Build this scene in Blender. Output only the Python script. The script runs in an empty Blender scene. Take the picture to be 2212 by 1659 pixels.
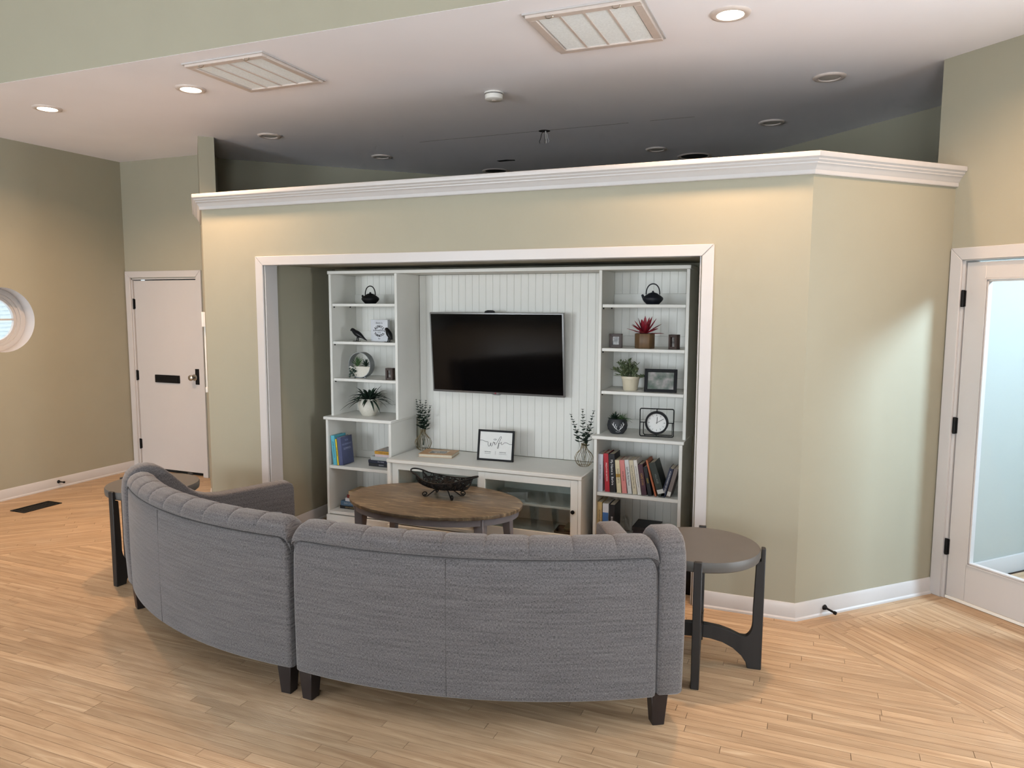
import bpy, bmesh, math, random
from mathutils import Vector, Matrix
random.seed(7)
SC = bpy.context.scene
COL = SC.collection
PI = math.pi
# ---------------------------------------------------------------- camera
F_PX = 1604.64
YAW, PITCH, ROLL = -0.3871, 0.1051, 0.0033
CAM = Vector((0.0443, -4.3834, 1.7795))
cy, sy, cp, sp = math.cos(YAW), math.sin(YAW), math.cos(PITCH), math.sin(PITCH)
fwd = Vector((sy*cp, cy*cp, -sp)); rgt = Vector((cy, -sy, 0)); upv = rgt.cross(fwd)
r2 = math.cos(ROLL)*rgt + math.sin(ROLL)*upv
u2 = -math.sin(ROLL)*rgt + math.cos(ROLL)*upv
camd = bpy.data.cameras.new('camera'); camo = bpy.data.objects.new('camera', camd); COL.objects.link(camo)
camo.matrix_world = Matrix(((r2.x, u2.x, -fwd.x, CAM.x), (r2.y, u2.y, -fwd.y, CAM.y), (r2.z, u2.z, -fwd.z, CAM.z), (0, 0, 0, 1)))
camd.sensor_fit = 'HORIZONTAL'; camd.sensor_width = 36.0; camd.lens = F_PX/2212*36.0; camd.clip_start = 0.05
SC.camera = camo
# ---------------------------------------------------------------- world, exposure
w = bpy.data.worlds.new('sky'); SC.world = w; w.use_nodes = True
bg = w.node_tree.nodes['Background']; bg.inputs[0].default_value = (0.82, 0.92, 1.0, 1); bg.inputs[1].default_value = 1.5
vs = SC.view_settings; vs.view_transform = 'Standard'; vs.look = 'None'; vs.exposure = 0.47; vs.gamma = 1.0; vs.use_curve_mapping = False
SC.cycles.use_denoising = True
SC.cycles.max_bounces = 6; SC.cycles.diffuse_bounces = 4; SC.cycles.glossy_bounces = 3; SC.cycles.transmission_bounces = 4; SC.cycles.transparent_max_bounces = 8
SC.cycles.use_adaptive_sampling = True; SC.cycles.adaptive_threshold = 0.07; SC.cycles.adaptive_min_samples = 12; SC.cycles.use_light_tree = False
SC.cycles.sample_clamp_indirect = 6.0
DAY = (0.84, 0.92, 1.0)
WARM = (1.0, 0.62, 0.36)
def area(name, loc, dirv, sx, sy_, power, col, spread=PI, shape='RECTANGLE'):
    l = bpy.data.lights.new(name, 'AREA'); l.shape = shape; l.size = sx; l.size_y = sy_; l.energy = power; l.color = col; l.spread = spread
    o = bpy.data.objects.new(name, l); COL.objects.link(o); o.location = loc
    o.rotation_euler = Vector(dirv).to_track_quat('-Z', 'Y').to_euler()
    return o
# daylight entering at the windows of the room (openings are built below)
WIN_BACK = [(-5.2, 1.6), (-2.2, 1.6), (0.9, 1.6)]          # centre x, width (back wall)
P_BACK = [150, 50, 115]
for (wx, ww), pw in zip(WIN_BACK, P_BACK):
    area('daylight_back', (wx, -7.42, 1.75), (0, 1, 0.20), ww, 2.0, pw, DAY)
RWX0, RWX1 = 1.9, 3.7                      # window in the right wall, nearer the viewer
_ra = math.radians(-43.26); _a = (RWX0+RWX1)/2
area('daylight_right', (0.7778+math.cos(_ra)*_a+0.02*math.sin(_ra), 0.7778+math.sin(_ra)*_a-0.02*math.cos(_ra), 1.45), (math.sin(_ra), -math.cos(_ra), 0.25), 1.75, 2.2, 130, DAY)
# ---------------------------------------------------------------- mesh helpers
class MB:
    def __init__(s): s.v = []; s.f = []; s.uv = None
    def add(s, vs, fs):
        b = len(s.v); s.v += [tuple(p) for p in vs]; s.f += [tuple(b+i for i in f) for f in fs]; return s
    def box(s, x0, x1, y0, y1, z0, z1):
        return s.add([(x0,y0,z0),(x1,y0,z0),(x1,y1,z0),(x0,y1,z0),(x0,y0,z1),(x1,y0,z1),(x1,y1,z1),(x0,y1,z1)],
                     [(0,3,2,1),(4,5,6,7),(0,1,5,4),(1,2,6,5),(2,3,7,6),(3,0,4,7)])
    def prism(s, poly, fn, a, b):
        n = len(poly)
        vs = [fn(u, v, a) for u, v in poly] + [fn(u, v, b) for u, v in poly]
        return s.add(vs, [tuple(range(n-1, -1, -1)), tuple(range(n, 2*n))] + [(i, (i+1) % n, n+(i+1) % n, n+i) for i in range(n)])
    def lathe(s, prof, seg=32, c=(0,0,0), axis='z', cap=True):
        n = len(prof); vs = []
        for k in range(seg):
            a = 2*PI*k/seg
            for r, z in prof:
                x, y = r*math.cos(a), r*math.sin(a)
                p = (x, y, z) if axis == 'z' else ((x, z, y) if axis == 'y' else (z, x, y))
                vs.append((p[0]+c[0], p[1]+c[1], p[2]+c[2]))
        fs = []
        for k in range(seg):
            k2 = (k+1) % seg
            for i in range(n-1): fs.append((k*n+i, k2*n+i, k2*n+i+1, k*n+i+1))
        if cap:
            if prof[0][0] > 1e-6: fs.append(tuple(k*n for k in range(seg-1, -1, -1)))
            if prof[-1][0] > 1e-6: fs.append(tuple(k*n+n-1 for k in range(seg)))
        return s.add(vs, fs)
    def tube(s, path, r, seg=8, closed=False, ref=None):
        P = [Vector(p) for p in path]; n = len(P)
        rr = r if isinstance(r, (list, tuple)) else [r]*n
        vs = []; N = None
        for i in range(n):
            if closed: t = P[(i+1) % n]-P[i-1]
            else: t = P[min(i+1, n-1)]-P[max(i-1, 0)]
            if t.length < 1e-9: t = Vector((0,0,1))
            t.normalize()
            if N is None:
                N = t.orthogonal().normalized()
            else:
                N = N - t*N.dot(t)
                if N.length < 1e-6: N = t.orthogonal()
                N.normalize()
            B = t.cross(N)
            for k in range(seg):
                a = 2*PI*k/seg; vs.append(P[i]+(N*math.cos(a)+B*math.sin(a))*rr[i])
        fs = []
        m = n if closed else n-1
        for i in range(m):
            j = (i+1) % n
            for k in range(seg): fs.append((i*seg+k, i*seg+(k+1) % seg, j*seg+(k+1) % seg, j*seg+k))
        if not closed: fs += [tuple(range(seg-1, -1, -1)), tuple((n-1)*seg+k for k in range(seg))]
        return s.add(vs, fs)
    def loft(s, rings, cap=True, closed=True):
        n = len(rings[0]); vs = [p for r in rings for p in r]; fs = []
        for i in range(len(rings)-1):
            for k in range(n if closed else n-1):
                fs.append((i*n+k, i*n+(k+1) % n, (i+1)*n+(k+1) % n, (i+1)*n+k))
        if cap: fs += [tuple(range(n-1, -1, -1)), tuple((len(rings)-1)*n+k for k in range(n))]
        return s.add(vs, fs)
    def build(s, name, mat, parent=None, smooth=False, bevel=0.0, bseg=2, loc=None, rot=None, uv=None, angle=40):
        me = bpy.data.meshes.new(name); me.from_pydata(s.v, [], s.f); me.validate()
        bm = bmesh.new(); bm.from_mesh(me); bmesh.ops.recalc_face_normals(bm, faces=bm.faces)
        if bevel > 0:
            ed = [e for e in bm.edges if len(e.link_faces) == 2 and e.calc_face_angle(0) > math.radians(25)]
            bmesh.ops.bevel(bm, geom=ed, offset=bevel, segments=bseg, affect='EDGES', profile=0.6, clamp_overlap=True)
        if smooth or bevel > 0:
            for f in bm.faces: f.smooth = True
            for e in bm.edges:
                if len(e.link_faces) == 2 and e.calc_face_angle(0) > math.radians(angle): e.smooth = False
        bm.to_mesh(me); bm.free()
        o = bpy.data.objects.new(name, me); COL.objects.link(o)
        if mat: me.materials.append(mat)
        if parent: o.parent = parent
        if loc: o.location = loc
        if rot: o.rotation_euler = rot
        return o
def empty(name, loc=(0,0,0), rot=(0,0,0), parent=None):
    o = bpy.data.objects.new(name, None); COL.objects.link(o); o.location = loc; o.rotation_euler = rot; o.empty_display_size = 0.05
    if parent: o.parent = parent
    return o
def tag(o, label=None, cat=None, group=None, kind=None):
    if label: o['label'] = label
    if cat: o['category'] = cat
    if group: o['group'] = group
    if kind: o['kind'] = kind
    return o
def box(x0,x1,y0,y1,z0,z1): return MB().box(x0,x1,y0,y1,z0,z1)
# ---------------------------------------------------------------- material helpers
def srgb(r, g, b):
    f = lambda c: (c/255)/12.92 if c/255 <= 0.04045 else (((c/255)+0.055)/1.055)**2.4
    return (f(r), f(g), f(b), 1)
def newmat(name):
    m = bpy.data.materials.new(name); m.use_nodes = True
    nt = m.node_tree; return m, nt, nt.nodes['Principled BSDF']
def mat(name, rgb, rough=0.5, metal=0.0, var=0.04, scale=30, bump=0.0, bscale=200, spec=0.5, stretch=None):
    m, nt, p = newmat(name); N = nt.nodes; L = nt.links
    c = srgb(*rgb)
    p.inputs['Roughness'].default_value = rough; p.inputs['Metallic'].default_value = metal
    p.inputs['Specular IOR Level'].default_value = spec
    tc = N.new('ShaderNodeTexCoord'); mp = N.new('ShaderNodeMapping'); L.new(tc.outputs['Object'], mp.inputs[0])
    if stretch: mp.inputs['Scale'].default_value = stretch
    no = N.new('ShaderNodeTexNoise'); no.inputs['Scale'].default_value = scale; no.inputs['Detail'].default_value = 3
    L.new(mp.outputs[0], no.inputs['Vector'])
    cr = N.new('ShaderNodeValToRGB'); L.new(no.outputs['Fac'], cr.inputs[0])
    cr.color_ramp.elements[0].position = 0.3; cr.color_ramp.elements[1].position = 0.7
    cr.color_ramp.elements[0].color = tuple(x*(1-var) for x in c[:3])+(1,); cr.color_ramp.elements[1].color = tuple(min(1, x*(1+var)) for x in c[:3])+(1,)
    L.new(cr.outputs[0], p.inputs['Base Color'])
    if bump > 0:
        n2 = N.new('ShaderNodeTexNoise'); n2.inputs['Scale'].default_value = bscale; n2.inputs['Detail'].default_value = 4
        L.new(mp.outputs[0], n2.inputs['Vector'])
        bn = N.new('ShaderNodeBump'); bn.inputs['Strength'].default_value = bump; bn.inputs['Distance'].default_value = 0.002
        L.new(n2.outputs['Fac'], bn.inputs['Height']); L.new(bn.outputs[0], p.inputs['Normal'])
    return m
def emit(name, rgb, strength):
    m, nt, p = newmat(name); p.inputs['Base Color'].default_value = (*rgb, 1)
    p.inputs['Emission Color'].default_value = (*rgb, 1); p.inputs['Emission Strength'].default_value = strength
    return m
def glassmat(name, tint=(1,1,1), refl=0.06):
    m = bpy.data.materials.new(name); m.use_nodes = True; nt = m.node_tree; N = nt.nodes; L = nt.links
    for n in list(N): N.remove(n)
    out = N.new('ShaderNodeOutputMaterial'); mx = N.new('ShaderNodeMixShader'); tr = N.new('ShaderNodeBsdfTransparent'); gl = N.new('ShaderNodeBsdfGlossy')
    tr.inputs[0].default_value = (*tint, 1); gl.inputs['Roughness'].default_value = 0.02
    lw = N.new('ShaderNodeLayerWeight'); lw.inputs['Blend'].default_value = 0.5
    mr = N.new('ShaderNodeMapRange'); mr.inputs['To Min'].default_value = refl*0.5; mr.inputs['To Max'].default_value = 0.6
    pw_ = N.new('ShaderNodeMath'); pw_.operation = 'POWER'; pw_.inputs[1].default_value = 4.0; L.new(lw.outputs['Facing'], pw_.inputs[0]); L.new(pw_.outputs[0], mr.inputs['Value']); L.new(mr.outputs[0], mx.inputs[0]); L.new(tr.outputs[0], mx.inputs[1]); L.new(gl.outputs[0], mx.inputs[2]); L.new(mx.outputs[0], out.inputs[0])
    return m
M = {}
M['wall'] = mat('sage_wall_paint', (156, 152, 134), 0.6, var=0.015, scale=3, bump=0.08, bscale=350, spec=0.3)
M['wall_upper'] = M['wall']
M['ceiling'] = mat('ceiling_paint', (240, 239, 244), 0.8, var=0.02, scale=1.5, bump=0.06, bscale=250, spec=0.2)
M['trim'] = mat('white_trim_paint', (189, 186, 184), 0.35, var=0.01, scale=5, bump=0.03, bscale=60)
M['pale_wall'] = mat('pale_wall_paint', (164, 165, 158), 0.6, var=0.01, scale=3, spec=0.3)
M['cab'] = mat('white_cabinet_lacquer', (217, 216, 209), 0.45, var=0.012, scale=8, bump=0.02, bscale=80)
M['black'] = mat('black_metal', (13, 13, 14), 0.5, var=0.15, scale=40, spec=0.2)
M['blackmatte'] = mat('matte_black_iron', (11, 11, 12), 0.6, var=0.2, scale=60, bump=0.2, bscale=300, spec=0.25)
M['dark'] = mat('dark_void', (12, 11, 10), 0.9)
M['nickel'] = mat('satin_nickel', (178, 172, 160), 0.28, metal=1.0, var=0.03)
M['legwood'] = mat('espresso_leg_wood', (26, 19, 19), 0.45, var=0.2, scale=12, stretch=(1,1,0.1))
M['ebony'] = mat('ebonised_table_wood', (30, 28, 27), 0.55, var=0.4, scale=25, stretch=(1,1,0.08), bump=0.15, bscale=120)
M['concrete'] = mat('grey_concrete_top', (84, 82, 79), 0.5, var=0.06, scale=6, bump=0.05, bscale=90)
M['tablegrey'] = mat('grey_painted_apron', (120, 117, 121), 0.5, var=0.05, scale=10)
M['lens_on'] = emit('lamp_lens_lit', (1.0, 0.88, 0.68), 14.0)
M['lens_off'] = mat('lamp_lens_off', (190, 186, 180), 0.4)
M['ring'] = mat('lamp_trim_ring', (206, 194, 186), 0.45)
M['filter'] = mat('grey_filter_mesh', (236, 243, 246), 0.9, var=0.06, scale=90, bump=0.3, bscale=400)
M['plastic'] = mat('white_plastic', (226, 224, 218), 0.4, var=0.01)
M['glass'] = glassmat('clear_glass')
M['cabglass'] = glassmat('cabinet_glass', (0.93, 0.96, 0.95), 0.12)
M['screen'] = mat('tv_screen', (5, 5, 6), 0.08, var=0.0, spec=0.25)
M['tvframe'] = mat('tv_bezel', (124, 123, 122), 0.35, metal=0.6, var=0.03)
M['paper'] = mat('paper', (224, 224, 220), 0.8, var=0.02)
M['pages'] = mat('book_pages', (205, 196, 176), 0.9, var=0.08, scale=20, stretch=(60,1,1))
M['ink'] = mat('black_ink', (22, 22, 24), 0.7)
M['brass'] = mat('brass_wire', (128, 110, 76), 0.4, metal=0.8, var=0.1)
M['leafdark'] = mat('dark_leaf', (28, 48, 34), 0.6, var=0.35, scale=25)
M['leafgreen'] = mat('mid_green_leaf', (70, 98, 58), 0.6, var=0.35, scale=25)
M['leafpale'] = mat('grey_green_leaf', (98, 110, 78), 0.65, var=0.3, scale=25)
M['leafred'] = mat('red_leaf', (128, 22, 38), 0.5, var=0.35, scale=20)
M['ceramic'] = mat('speckled_white_ceramic', (206, 201, 188), 0.45, var=0.06, scale=120)
M['cream'] = mat('cream_ceramic', (206, 196, 172), 0.4, var=0.03)
M['galv'] = mat('galvanised_metal', (138, 142, 144), 0.45, metal=0.5, var=0.1, scale=12)
M['walnut'] = mat('dark_walnut', (58, 40, 32), 0.5, var=0.3, scale=14, stretch=(0.2,1,1))
M['woodpot'] = mat('acacia_wood', (104, 78, 50), 0.5, var=0.25, scale=18, stretch=(2,1,0.3))
M['potdark'] = mat('charcoal_pot', (44, 46, 50), 0.5, var=0.3, scale=15)
M['soil'] = mat('dark_soil', (30, 26, 20), 0.95, var=0.3)
M['antler'] = mat('white_antler_paint', (210, 212, 212), 0.6)
M['bird'] = mat('black_glazed_bird', (11, 12, 14), 0.35, var=0.2, spec=0.35)
M['marble'] = mat('marbled_sign', (206, 208, 212), 0.5, var=0.12, scale=9)
M['siding'] = mat('outdoor_siding', (222, 230, 232), 0.7, var=0.03)
def oak():
    m, nt, p = newmat('oak_floor'); N = nt.nodes; L = nt.links
    uv = N.new('ShaderNodeUVMap'); uv.uv_map = 'UVMap'
    at = N.new('ShaderNodeAttribute'); at.attribute_name = 'tone'
    mp = N.new('ShaderNodeMapping'); mp.inputs['Scale'].default_value = (0.8, 11, 1); L.new(uv.outputs[0], mp.inputs[0])
    n1 = N.new('ShaderNodeTexNoise'); n1.inputs['Scale'].default_value = 2.2; n1.inputs['Detail'].default_value = 6; n1.inputs['Distortion'].default_value = 1.3; L.new(mp.outputs[0], n1.inputs['Vector'])
    mp2 = N.new('ShaderNodeMapping'); mp2.inputs['Scale'].default_value = (4, 170, 1); L.new(uv.outputs[0], mp2.inputs[0])
    n2 = N.new('ShaderNodeTexNoise'); n2.inputs['Scale'].default_value = 2.0; n2.inputs['Detail'].default_value = 5; L.new(mp2.outputs[0], n2.inputs['Vector'])
    r1 = N.new('ShaderNodeValToRGB'); L.new(n1.outputs['Fac'], r1.inputs[0])
    e = r1.color_ramp.elements; e[0].position = 0.22; e[0].color = srgb(150, 121, 92); e[1].position = 0.62; e[1].color = srgb(182, 155, 124)
    e2 = r1.color_ramp.elements.new(0.80); e2.color = srgb(203, 181, 152)
    mx = N.new('ShaderNodeMix'); mx.data_type = 'RGBA'; mx.blend_type = 'MULTIPLY'; mx.inputs[0].default_value = 1.0
    L.new(r1.outputs[0], mx.inputs[6])
    # tone: per-plank lightness
    mr = N.new('ShaderNodeMapRange'); mr.inputs['To Min'].default_value = 0.82; mr.inputs['To Max'].default_value = 1.09; L.new(at.outputs['Fac'], mr.inputs['Value'])
    cb = N.new('ShaderNodeCombineColor'); L.new(mr.outputs[0], cb.inputs[0]); L.new(mr.outputs[0], cb.inputs[1]); L.new(mr.outputs[0], cb.inputs[2])
    L.new(cb.outputs[0], mx.inputs[7])
    fg = N.new('ShaderNodeMix'); fg.data_type = 'RGBA'; fg.blend_type = 'MULTIPLY'; fg.inputs[0].default_value = 0.55
    r2_ = N.new('ShaderNodeValToRGB'); L.new(n2.outputs['Fac'], r2_.inputs[0]); r2_.color_ramp.elements[0].position = 0.30; r2_.color_ramp.elements[0].color = (0.62, 0.55, 0.48, 1); r2_.color_ramp.elements[1].position = 0.5; r2_.color_ramp.elements[1].color = (1, 1, 1, 1)
    L.new(mx.outputs[2], fg.inputs[6]); L.new(r2_.outputs[0], fg.inputs[7])
    # worn whitish patches of old finish
    tc = N.new('ShaderNodeTexCoord'); geo = N.new('ShaderNodeNewGeometry')
    n3 = N.new('ShaderNodeTexNoise'); n3.inputs['Scale'].default_value = 1.3; n3.inputs['Detail'].default_value = 4; L.new(geo.outputs['Position'], n3.inputs['Vector'])
    mp4 = N.new('ShaderNodeMapping'); mp4.inputs['Scale'].default_value = (2.4, 42, 1); L.new(uv.outputs[0], mp4.inputs[0])
    n4 = N.new('ShaderNodeTexWave'); n4.bands_direction = 'Y'; n4.inputs['Scale'].default_value = 1.0; n4.inputs['Distortion'].default_value = 5; n4.inputs['Detail'].default_value = 3; n4.inputs['Detail Scale'].default_value = 1.2; L.new(mp4.outputs[0], n4.inputs['Vector'])
    r3 = N.new('ShaderNodeValToRGB'); L.new(n3.outputs['Fac'], r3.inputs[0]); r3.color_ramp.elements[0].position = 0.52; r3.color_ramp.elements[1].position = 0.72
    r4 = N.new('ShaderNodeValToRGB'); L.new(n4.outputs['Fac'], r4.inputs[0]); r4.color_ramp.elements[0].position = 0.72; r4.color_ramp.elements[1].position = 0.98
    mu = N.new('ShaderNodeMath'); mu.operation = 'MULTIPLY'; L.new(r3.outputs[0], mu.inputs[0]); L.new(r4.outputs[0], mu.inputs[1])
    mu2 = N.new('ShaderNodeMath'); mu2.operation = 'MULTIPLY'; mu2.inputs[1].default_value = 0.6; L.new(mu.outputs[0], mu2.inputs[0])
    wh = N.new('ShaderNodeMix'); wh.data_type = 'RGBA'; L.new(mu2.outputs[0], wh.inputs[0]); L.new(fg.outputs[2], wh.inputs[6]); wh.inputs[7].default_value = srgb(226, 210, 186)
    L.new(wh.outputs[2], p.inputs['Base Color'])
    p.inputs['Roughness'].default_value = 0.48; p.inputs['Specular IOR Level'].default_value = 0.35
    bn = N.new('ShaderNodeBump'); bn.inputs['Strength'].default_value = 0.12; bn.inputs['Distance'].default_value = 0.001; L.new(n2.outputs['Fac'], bn.inputs['Height']); L.new(bn.outputs[0], p.inputs['Normal'])
    return m
M['oak'] = oak()
def fabric():
    m, nt, p = newmat('woven_grey_fabric'); N = nt.nodes; L = nt.links
    uv = N.new('ShaderNodeUVMap'); uv.uv_map = 'UVMap'
    def noise(sx, sy_, det=2):
        mp = N.new('ShaderNodeMapping'); mp.inputs['Scale'].default_value = (sx, sy_, 1); L.new(uv.outputs[0], mp.inputs[0])
        n = N.new('ShaderNodeTexNoise'); n.inputs['Scale'].default_value = 1; n.inputs['Detail'].default_value = det; L.new(mp.outputs[0], n.inputs['Vector']); return n
    h = noise(110, 620); v = noise(620, 110); slub = noise(4, 90, 3)
    a = N.new('ShaderNodeMath'); a.operation = 'ADD'; L.new(h.outputs['Fac'], a.inputs[0]); L.new(v.outputs['Fac'], a.inputs[1])
    b = N.new('ShaderNodeMath'); b.operation = 'MULTIPLY_ADD'; b.inputs[1].default_value = 0.36; L.new(slub.outputs['Fac'], b.inputs[0]); L.new(a.outputs[0], b.inputs[2])
    mr = N.new('ShaderNodeMapRange'); mr.inputs['From Min'].default_value = 0.8; mr.inputs['From Max'].default_value = 1.7; L.new(b.outputs[0], mr.inputs['Value'])
    cr = N.new('ShaderNodeValToRGB'); L.new(mr.outputs[0], cr.inputs[0])
    cr.color_ramp.elements[0].position = 0.15; cr.color_ramp.elements[0].color = srgb(57, 55, 56); cr.color_ramp.elements[1].position = 0.85; cr.color_ramp.elements[1].color = srgb(124, 120, 120)
    L.new(cr.outputs[0], p.inputs['Base Color']); p.inputs['Roughness'].default_value = 0.9; p.inputs['Specular IOR Level'].default_value = 0.15
    p.inputs['Sheen Weight'].default_value = 0.25; p.inputs['Sheen Roughness'].default_value = 0.5
    bn = N.new('ShaderNodeBump'); bn.inputs['Strength'].default_value = 0.35; bn.inputs['Distance'].default_value = 0.001; L.new(a.outputs[0], bn.inputs['Height']); L.new(bn.outputs[0], p.inputs['Normal'])
    return m
M['fabric'] = fabric()
M['seam'] = mat('dark_seam_thread', (62, 58, 58), 0.9)
def rustic():
    m, nt, p = newmat('rustic_table_wood'); N = nt.nodes; L = nt.links
    tc = N.new('ShaderNodeTexCoord'); mp = N.new('ShaderNodeMapping'); mp.inputs['Scale'].default_value = (2.2, 17, 4); mp.inputs['Rotation'].default_value = (0, 0, 0.04); L.new(tc.outputs['Object'], mp.inputs[0])
    n = N.new('ShaderNodeTexNoise'); n.inputs['Scale'].default_value = 3; n.inputs['Detail'].default_value = 8; n.inputs['Roughness'].default_value = 0.65; n.inputs['Distortion'].default_value = 0.6; L.new(mp.outputs[0], n.inputs['Vector'])
    cr = N.new('ShaderNodeValToRGB'); L.new(n.outputs['Fac'], cr.inputs[0]); e = cr.color_ramp.elements
    e[0].position = 0.30; e[0].color = srgb(70, 60, 50); e[1].position = 0.76; e[1].color = srgb(168, 151, 121); k = e.new(0.54); k.color = srgb(102, 91, 73)
    L.new(cr.outputs[0], p.inputs['Base Color']); p.inputs['Roughness'].default_value = 0.42
    bn = N.new('ShaderNodeBump'); bn.inputs['Strength'].default_value = 0.25; bn.inputs['Distance'].default_value = 0.002; L.new(n.outputs['Fac'], bn.inputs['Height']); L.new(bn.outputs[0], p.inputs['Normal'])
    return m
M['rustic'] = rustic()
def photomat(name, cols, scale=9):
    m, nt, p = newmat(name); N = nt.nodes; L = nt.links
    tc = N.new('ShaderNodeTexCoord'); n = N.new('ShaderNodeTexNoise'); n.inputs['Scale'].default_value = scale; n.inputs['Detail'].default_value = 3; L.new(tc.outputs['Object'], n.inputs['Vector'])
    cr = N.new('ShaderNodeValToRGB'); cr.color_ramp.interpolation = 'B_SPLINE'; L.new(n.outputs['Fac'], cr.inputs[0])
    cr.color_ramp.elements[0].position = 0.3; cr.color_ramp.elements[0].color = srgb(*cols[0]); cr.color_ramp.elements[1].position = 0.7; cr.color_ramp.elements[1].color = srgb(*cols[-1])
    if len(cols) == 3: cr.color_ramp.elements.new(0.5).color = srgb(*cols[1])
    L.new(cr.outputs[0], p.inputs['Base Color']); p.inputs['Roughness'].default_value = 0.25
    return m
M['photo_grey'] = photomat('grey_portrait_print', [(52,50,50),(120,116,112),(186,182,178)], 30)
M['photo_green'] = photomat('courtyard_photo_print', [(62,82,66),(120,124,120),(186,176,172)], 14)
_bc = {}
def cover(rgb):
    if rgb not in _bc: _bc[rgb] = mat('book_cloth_%d_%d_%d' % rgb, rgb, 0.5, var=0.05, scale=40)
    return _bc[rgb]
def textmesh(name, s, size, m, parent, loc, rot, extr=0.0003, sx=1.0, align='CENTER', bold=0.0):
    cu = bpy.data.curves.new(name, 'FONT'); cu.body = s; cu.size = size; cu.extrude = extr; cu.offset = bold; cu.align_x = align; cu.align_y = 'CENTER'; cu.resolution_u = 2
    t = bpy.data.objects.new(name, cu); me = bpy.data.meshes.new_from_object(t); bpy.data.objects.remove(t); bpy.data.curves.remove(cu)
    me.name = name; me.materials.clear(); me.materials.append(m)
    o = bpy.data.objects.new(name, me); COL.objects.link(o); o.parent = parent; o.location = loc; o.rotation_euler = rot; o.scale = (sx, 1, 1)
    return o
# ---------------------------------------------------------------- dimensions of the place
HC = 3.249                                # lower ceiling
XL = -4.266                               # left corner of the half wall
A45 = math.radians(45.0)
RA = math.radians(-43.26)                 # right wall direction
S = Vector((math.cos(A45), math.sin(A45), 0))*1.10        # end of the angled half wall
STUB = Vector((-5.045, 0.781, 0))         # where the half wall meets the full-height stub
HCB, HCT = 2.485, 2.597
LX, DY = -6.733, 1.411                    # left wall, door wall
FACE = 0.015
def proj(P):
    v = Vector(P)-CAM; z = v.dot(fwd)
    return (1106+F_PX*v.dot(r2)/z, 829.5-F_PX*v.dot(u2)/z, z)
# ---------------------------------------------------------------- floor
floor = tag(box(-7.2, 6.2, -7.8, 4.8, -0.14, -0.006).build('floor', mat('floor_joint_dark', (58, 42, 30), 0.9)), 'pale oak strip floor laid in three directions', 'floor', kind='structure')
def clip(poly, a, b, c):                  # keep a*x+b*y<=c
    out = []
    for i in range(len(poly)):
        p, q = poly[i], poly[(i+1) % len(poly)]
        dp, dq = a*p[0]+b*p[1]-c, a*q[0]+b*q[1]-c
        if dp <= 0: out.append(p)
        if (dp < 0 < dq) or (dq < 0 < dp):
            t = dp/(dp-dq); out.append((p[0]+t*(q[0]-p[0]), p[1]+t*(q[1]-p[1])))
    return out
BW = 0.0508
planks = []
def zone(ang, planes, v0, v1, u0, u1, lmin=0.35, lmax=1.5):
    ca, sa = math.cos(ang), math.sin(ang)
    for k in range(math.floor(v0/BW), math.ceil(v1/BW)):
        u = u0-random.random()*1.2
        while u < u1:
            ln = random.uniform(lmin, lmax); g = 0.0010
            rect = [(u+g, k*BW+g), (u+ln-g, k*BW+g), (u+ln-g, (k+1)*BW-g), (u+g, (k+1)*BW-g)]
            poly = [(x*ca-y*sa, x*sa+y*ca) for x, y in rect]
            for pl in planes:
                poly = clip(poly, *pl)
                if len(poly) < 3: break
            if len(poly) >= 3:
                ar = 0.5*abs(sum(poly[i][0]*poly[(i+1) % len(poly)][1]-poly[(i+1) % len(poly)][0]*poly[i][1] for i in range(len(poly))))
                if ar > 2e-4:
                    planks.append((poly, ca, sa, random.uniform(0, 40), random.uniform(0, 40), min(1, max(0, random.gauss(0.55, 0.22)))))
            u += ln
NEAR = (0, -1, 3.4)
lft = (-1, 0, -LX)
zone(0, [(0, 1, 0), (1, 1, 0), (-1, 1, -XL-0.0), NEAR, lft], -3.4, 0, -6.8, 3.6)                                    # boards along the half wall
zone(0, [(0, 1, 0.92), (0, -1, 0), (-1, 0, 3.74), (1, 0, -0.54)], 0, 0.92, -3.8, -0.5)                            # inside the niche
ca_, sa_ = math.cos(RA), math.sin(RA)
rw = (-sa_*-1*-1, ca_, 0)                 # replaced just below
nR = Vector((math.sin(RA), -math.cos(RA), 0))                     # towards the room
cR = nR.dot(S)
rwall = (-nR.x, -nR.y, -cR+0.16)
hd = 0.128
zone(-A45, [(-1, -1, 0), (-0.70711, 0.70711, -hd), rwall, NEAR, (1, 0, 3.98)], -0.1, 3.4, -0.6, 5.2)                # right zone
zone(A45, [(-1, -1, 0), (0.70711, -0.70711, hd), (-0.70711, 0.70711, 0.02), rwall], -0.2, 0.05, -0.2, 1.5)         # header strip
zone(A45, [(1, -1, XL), (1, 1, XL), (0, 1, DY+0.05), lft, NEAR], 2.8, 6.6, -7.5, -2.0)                              # left zone
def vis(poly):
    pts = []
    for p in poly:
        q = proj((p[0], p[1], 0))
        if q[2] < 0.3: return 0
        pts.append((q[0], q[1]))
    for pl in ((1, 0, 2212), (-1, 0, 0), (0, 1, 1659), (0, -1, 0)): pts = clip(pts, *pl) if len(pts) > 2 else []
    if len(pts) < 3: return 0
    return 0.5*abs(sum(pts[i][0]*pts[(i+1) % len(pts)][1]-pts[(i+1) % len(pts)][0]*pts[i][1] for i in range(len(pts))))
planks.sort(key=lambda p: -vis(p[0]))
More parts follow.
